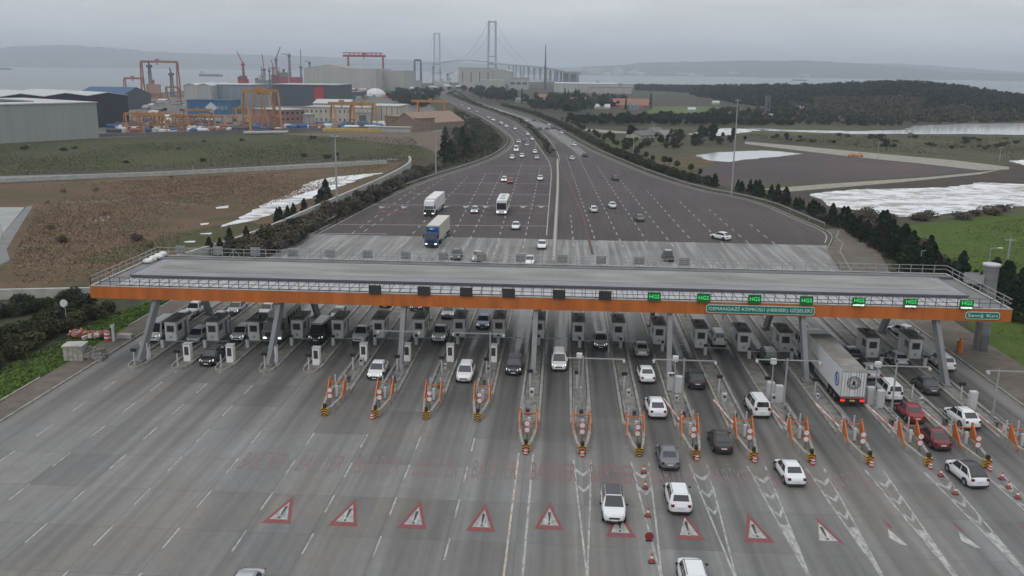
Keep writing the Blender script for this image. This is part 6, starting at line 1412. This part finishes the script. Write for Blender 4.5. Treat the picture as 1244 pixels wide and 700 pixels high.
scatter([(860,133),(960,134),(1100,153),(900,153),(850,146)],300,lambda x,y,p:plant('farbare' if rv.random()<.6 else 'farbush',x,y,rv.uniform(2.5,4.5),'brown scrub tree on the flats before the wooded hill','scrub on the flats before the hill','tree','tree',wide=1.3))
scatter([(905,163),(1240,168),(1240,183),(1100,180),(960,174)],46,lambda x,y,p:plant('farbush',x,y,rv.uniform(1,1.9),'low dark bush dotting the far green meadow','bushes in the far green meadow','bush','bush',wide=1.8))
along([(1000,266),(1060,270),(1130,268),(1244,256)],6,lambda x,y,k:plant('bare',x,y,1.9,'brown reed clump along the marsh edge','reed clumps at the marsh edge','shrub','shrub',wide=2.2),2.5)
for cls in ('tree','shrub'):
    L=sorted([p for p in PLANTS if p[1]==cls],key=lambda p:-p[0]); acc={}
    for n_,p in enumerate(L):
        if n_<290: plant_now(*p[2])
        elif p[0]>.00001:
            kind,x,y,h,_l,_g,_n,_c,z,wide=p[2]; base={'conifer':6,'bush':2.2,'dbush':2.2,'bare':2.2,'tree':6.4,'poplar':9,'fartree':6.4,'farbare':6.4,'farbush':2.2}[kind]; s=h/base*rv.uniform(.85,1.18)
            kk={'bare':'farbush'}.get(kind,kind); me=rv.choice(VAR[kind]); co=np.empty(len(me.vertices)*3); me.vertices.foreach_get('co',co); co=co.reshape(-1,3)
            if kind in('bare','dbush','bush'): co=co[:len(co)//2//4*4]
            th=rv.uniform(0,6.28); c,sn=math.cos(th),math.sin(th); q=co@np.array([[c,sn,0],[-sn,c,0],[0,0,1]]); q=q*np.array([s*wide,s*wide,s])+np.array([x,y,z]); acc.setdefault(me.materials[0].name,[]).append(q)
    V=[];mi=[]; names_=list(acc)
    for k_i,nm in enumerate(names_):
        a_=np.vstack(acc[nm]); V.append(a_); mi+=[k_i]*(len(a_)//4)
    V=np.vstack(V); nf=len(V)//4; me=bpy.data.meshes.new('far_'+cls); me.vertices.add(len(V)); me.vertices.foreach_set('co',V.ravel()); me.loops.add(len(V)); me.loops.foreach_set('vertex_index',np.arange(len(V))); me.polygons.add(nf); me.polygons.foreach_set('loop_start',np.arange(0,4*nf,4)); me.polygons.foreach_set('loop_total',np.full(nf,4))
    for nm in names_: me.materials.append(MATS[nm])
    me.polygons.foreach_set('material_index',mi); me.update(calc_edges=True)
    tag(obj_of('distant_trees' if cls=='tree' else 'distant_shrubs',me),('smallest far trees of the groves and belts' if cls=='tree' else 'smallest far shrubs of the thickets and slopes'),cls+'s',kind='stuff')
# wood on the hill: one mass
rg=np.random.default_rng(3); pe=[];pb=[]
for i in range(5200):
    px=rv.uniform(772,1398); t=rv.random()**.85; p,z=hillpt(px,t); r=rv.uniform(2.2,4.2); h=rv.uniform(5,8.5); k=26
    q=rg.normal(size=(k,3)); q/=np.linalg.norm(q,axis=1)[:,None]; q*=np.array([r,r,h*.42]); q+=np.array([p.x,p.y,z+h*.5])
    low=(px>960 and t<.22+.1*math.sin(px*.05)) or (px>985 and px<1120 and t<.45)
    (pb if low else pe).append(q)
tag(obj_of('evergreen_wood',leaves('evergreen_wood',np.vstack(pe),1.15,F_FAR,1)),'dark evergreen wood covering the hill on the right','wood',kind='stuff'); tag(obj_of('bare_wood',leaves('bare_wood',np.vstack(pb),1.05,F_FARB,2)),'brown leafless wood on the lower slope of the hill','wood',kind='stuff')
# rough grass over the fields
def tufts(name,poly,n,size,m,label,seed,zz=.12):
    pts=[]; xs=[p[0] for p in poly]; ys=[p[1] for p in poly]; rr=random.Random(seed)
    W_=[G(*p) for p in poly]; wx=[p.x for p in W_]; wy=[p.y for p in W_]; tri=0
    while len(pts)<n and tri<n*30:
        tri+=1; x=rr.uniform(min(wx),max(wx)); y=rr.uniform(min(wy),max(wy)); 
        if inpoly((x,y),W_) and (math.sin(x*.11+seed)+math.sin(y*.07+x*.04))>rr.uniform(-1.6,1.6): pts.append((x,y,zz+rr.random()*size*.5))
    tag(obj_of(name,leaves(name,np.array(pts),size,m,seed)),label,'grass',kind='stuff')
tufts('rough_grass',[(44,226),(300,212),(470,200),(400,226),(260,270),(200,305),(110,340),(20,350),(14,318),(42,262)],30000,.17,folmat('dry_grass',(.17,.118,.08),(.235,.17,.118),.15),'dry brown grass in the rough field on the left',1)
tufts('rough_grass',[(0,180),(500,165),(520,195),(250,203),(0,214)],12000,.22,folmat('olive_grass',(.07,.078,.035),(.095,.095,.048),.1),'olive grass in the field before the crane yard',2)
tufts('rough_grass',[(1085,290),(1244,265),(1400,262),(1400,420),(1244,430),(1180,380),(1130,320)],9000,.14,folmat('green_grass',(.06,.10,.022),(.08,.12,.03),.2),'green grass of the field on the right',3,.05)
tufts('rough_grass',[(905,163),(1244,168),(1244,195),(1100,186),(960,176)],9000,.3,folmat('meadow_grass',(.10,.10,.06),(.13,.125,.08),.08),'olive grass of the far meadow',4)
tufts('rough_grass',[(508,207),(532,205),(475,237),(385,285),(306,321),(262,327),(290,304),(352,281),(420,251),(468,229)],16000,.22,folmat('thicket_grass',(.08,.07,.05),(.13,.11,.08),.2),'brown undergrowth in the thicket left of the plaza',5,.2)
tufts('rough_grass',[(552,132),(580,145),(600,158),(612,172),(600,188),(560,200),(532,207),(548,188),(550,165)],14000,.35,folmat('slope_grass',(.05,.056,.03),(.08,.08,.05),.1),'dark undergrowth on the slope inside the highway bend',6,.3)
tufts('verge_grass',[(-30,512),(-6,495),(58,455),(130,410),(210,366),(200,362),(128,385),(20,440),(-40,470)],7000,.16,folmat('verge_blades',(.05,.095,.018),(.08,.13,.03),.5),'bright grass of the verge left of the pavement',7,.04)
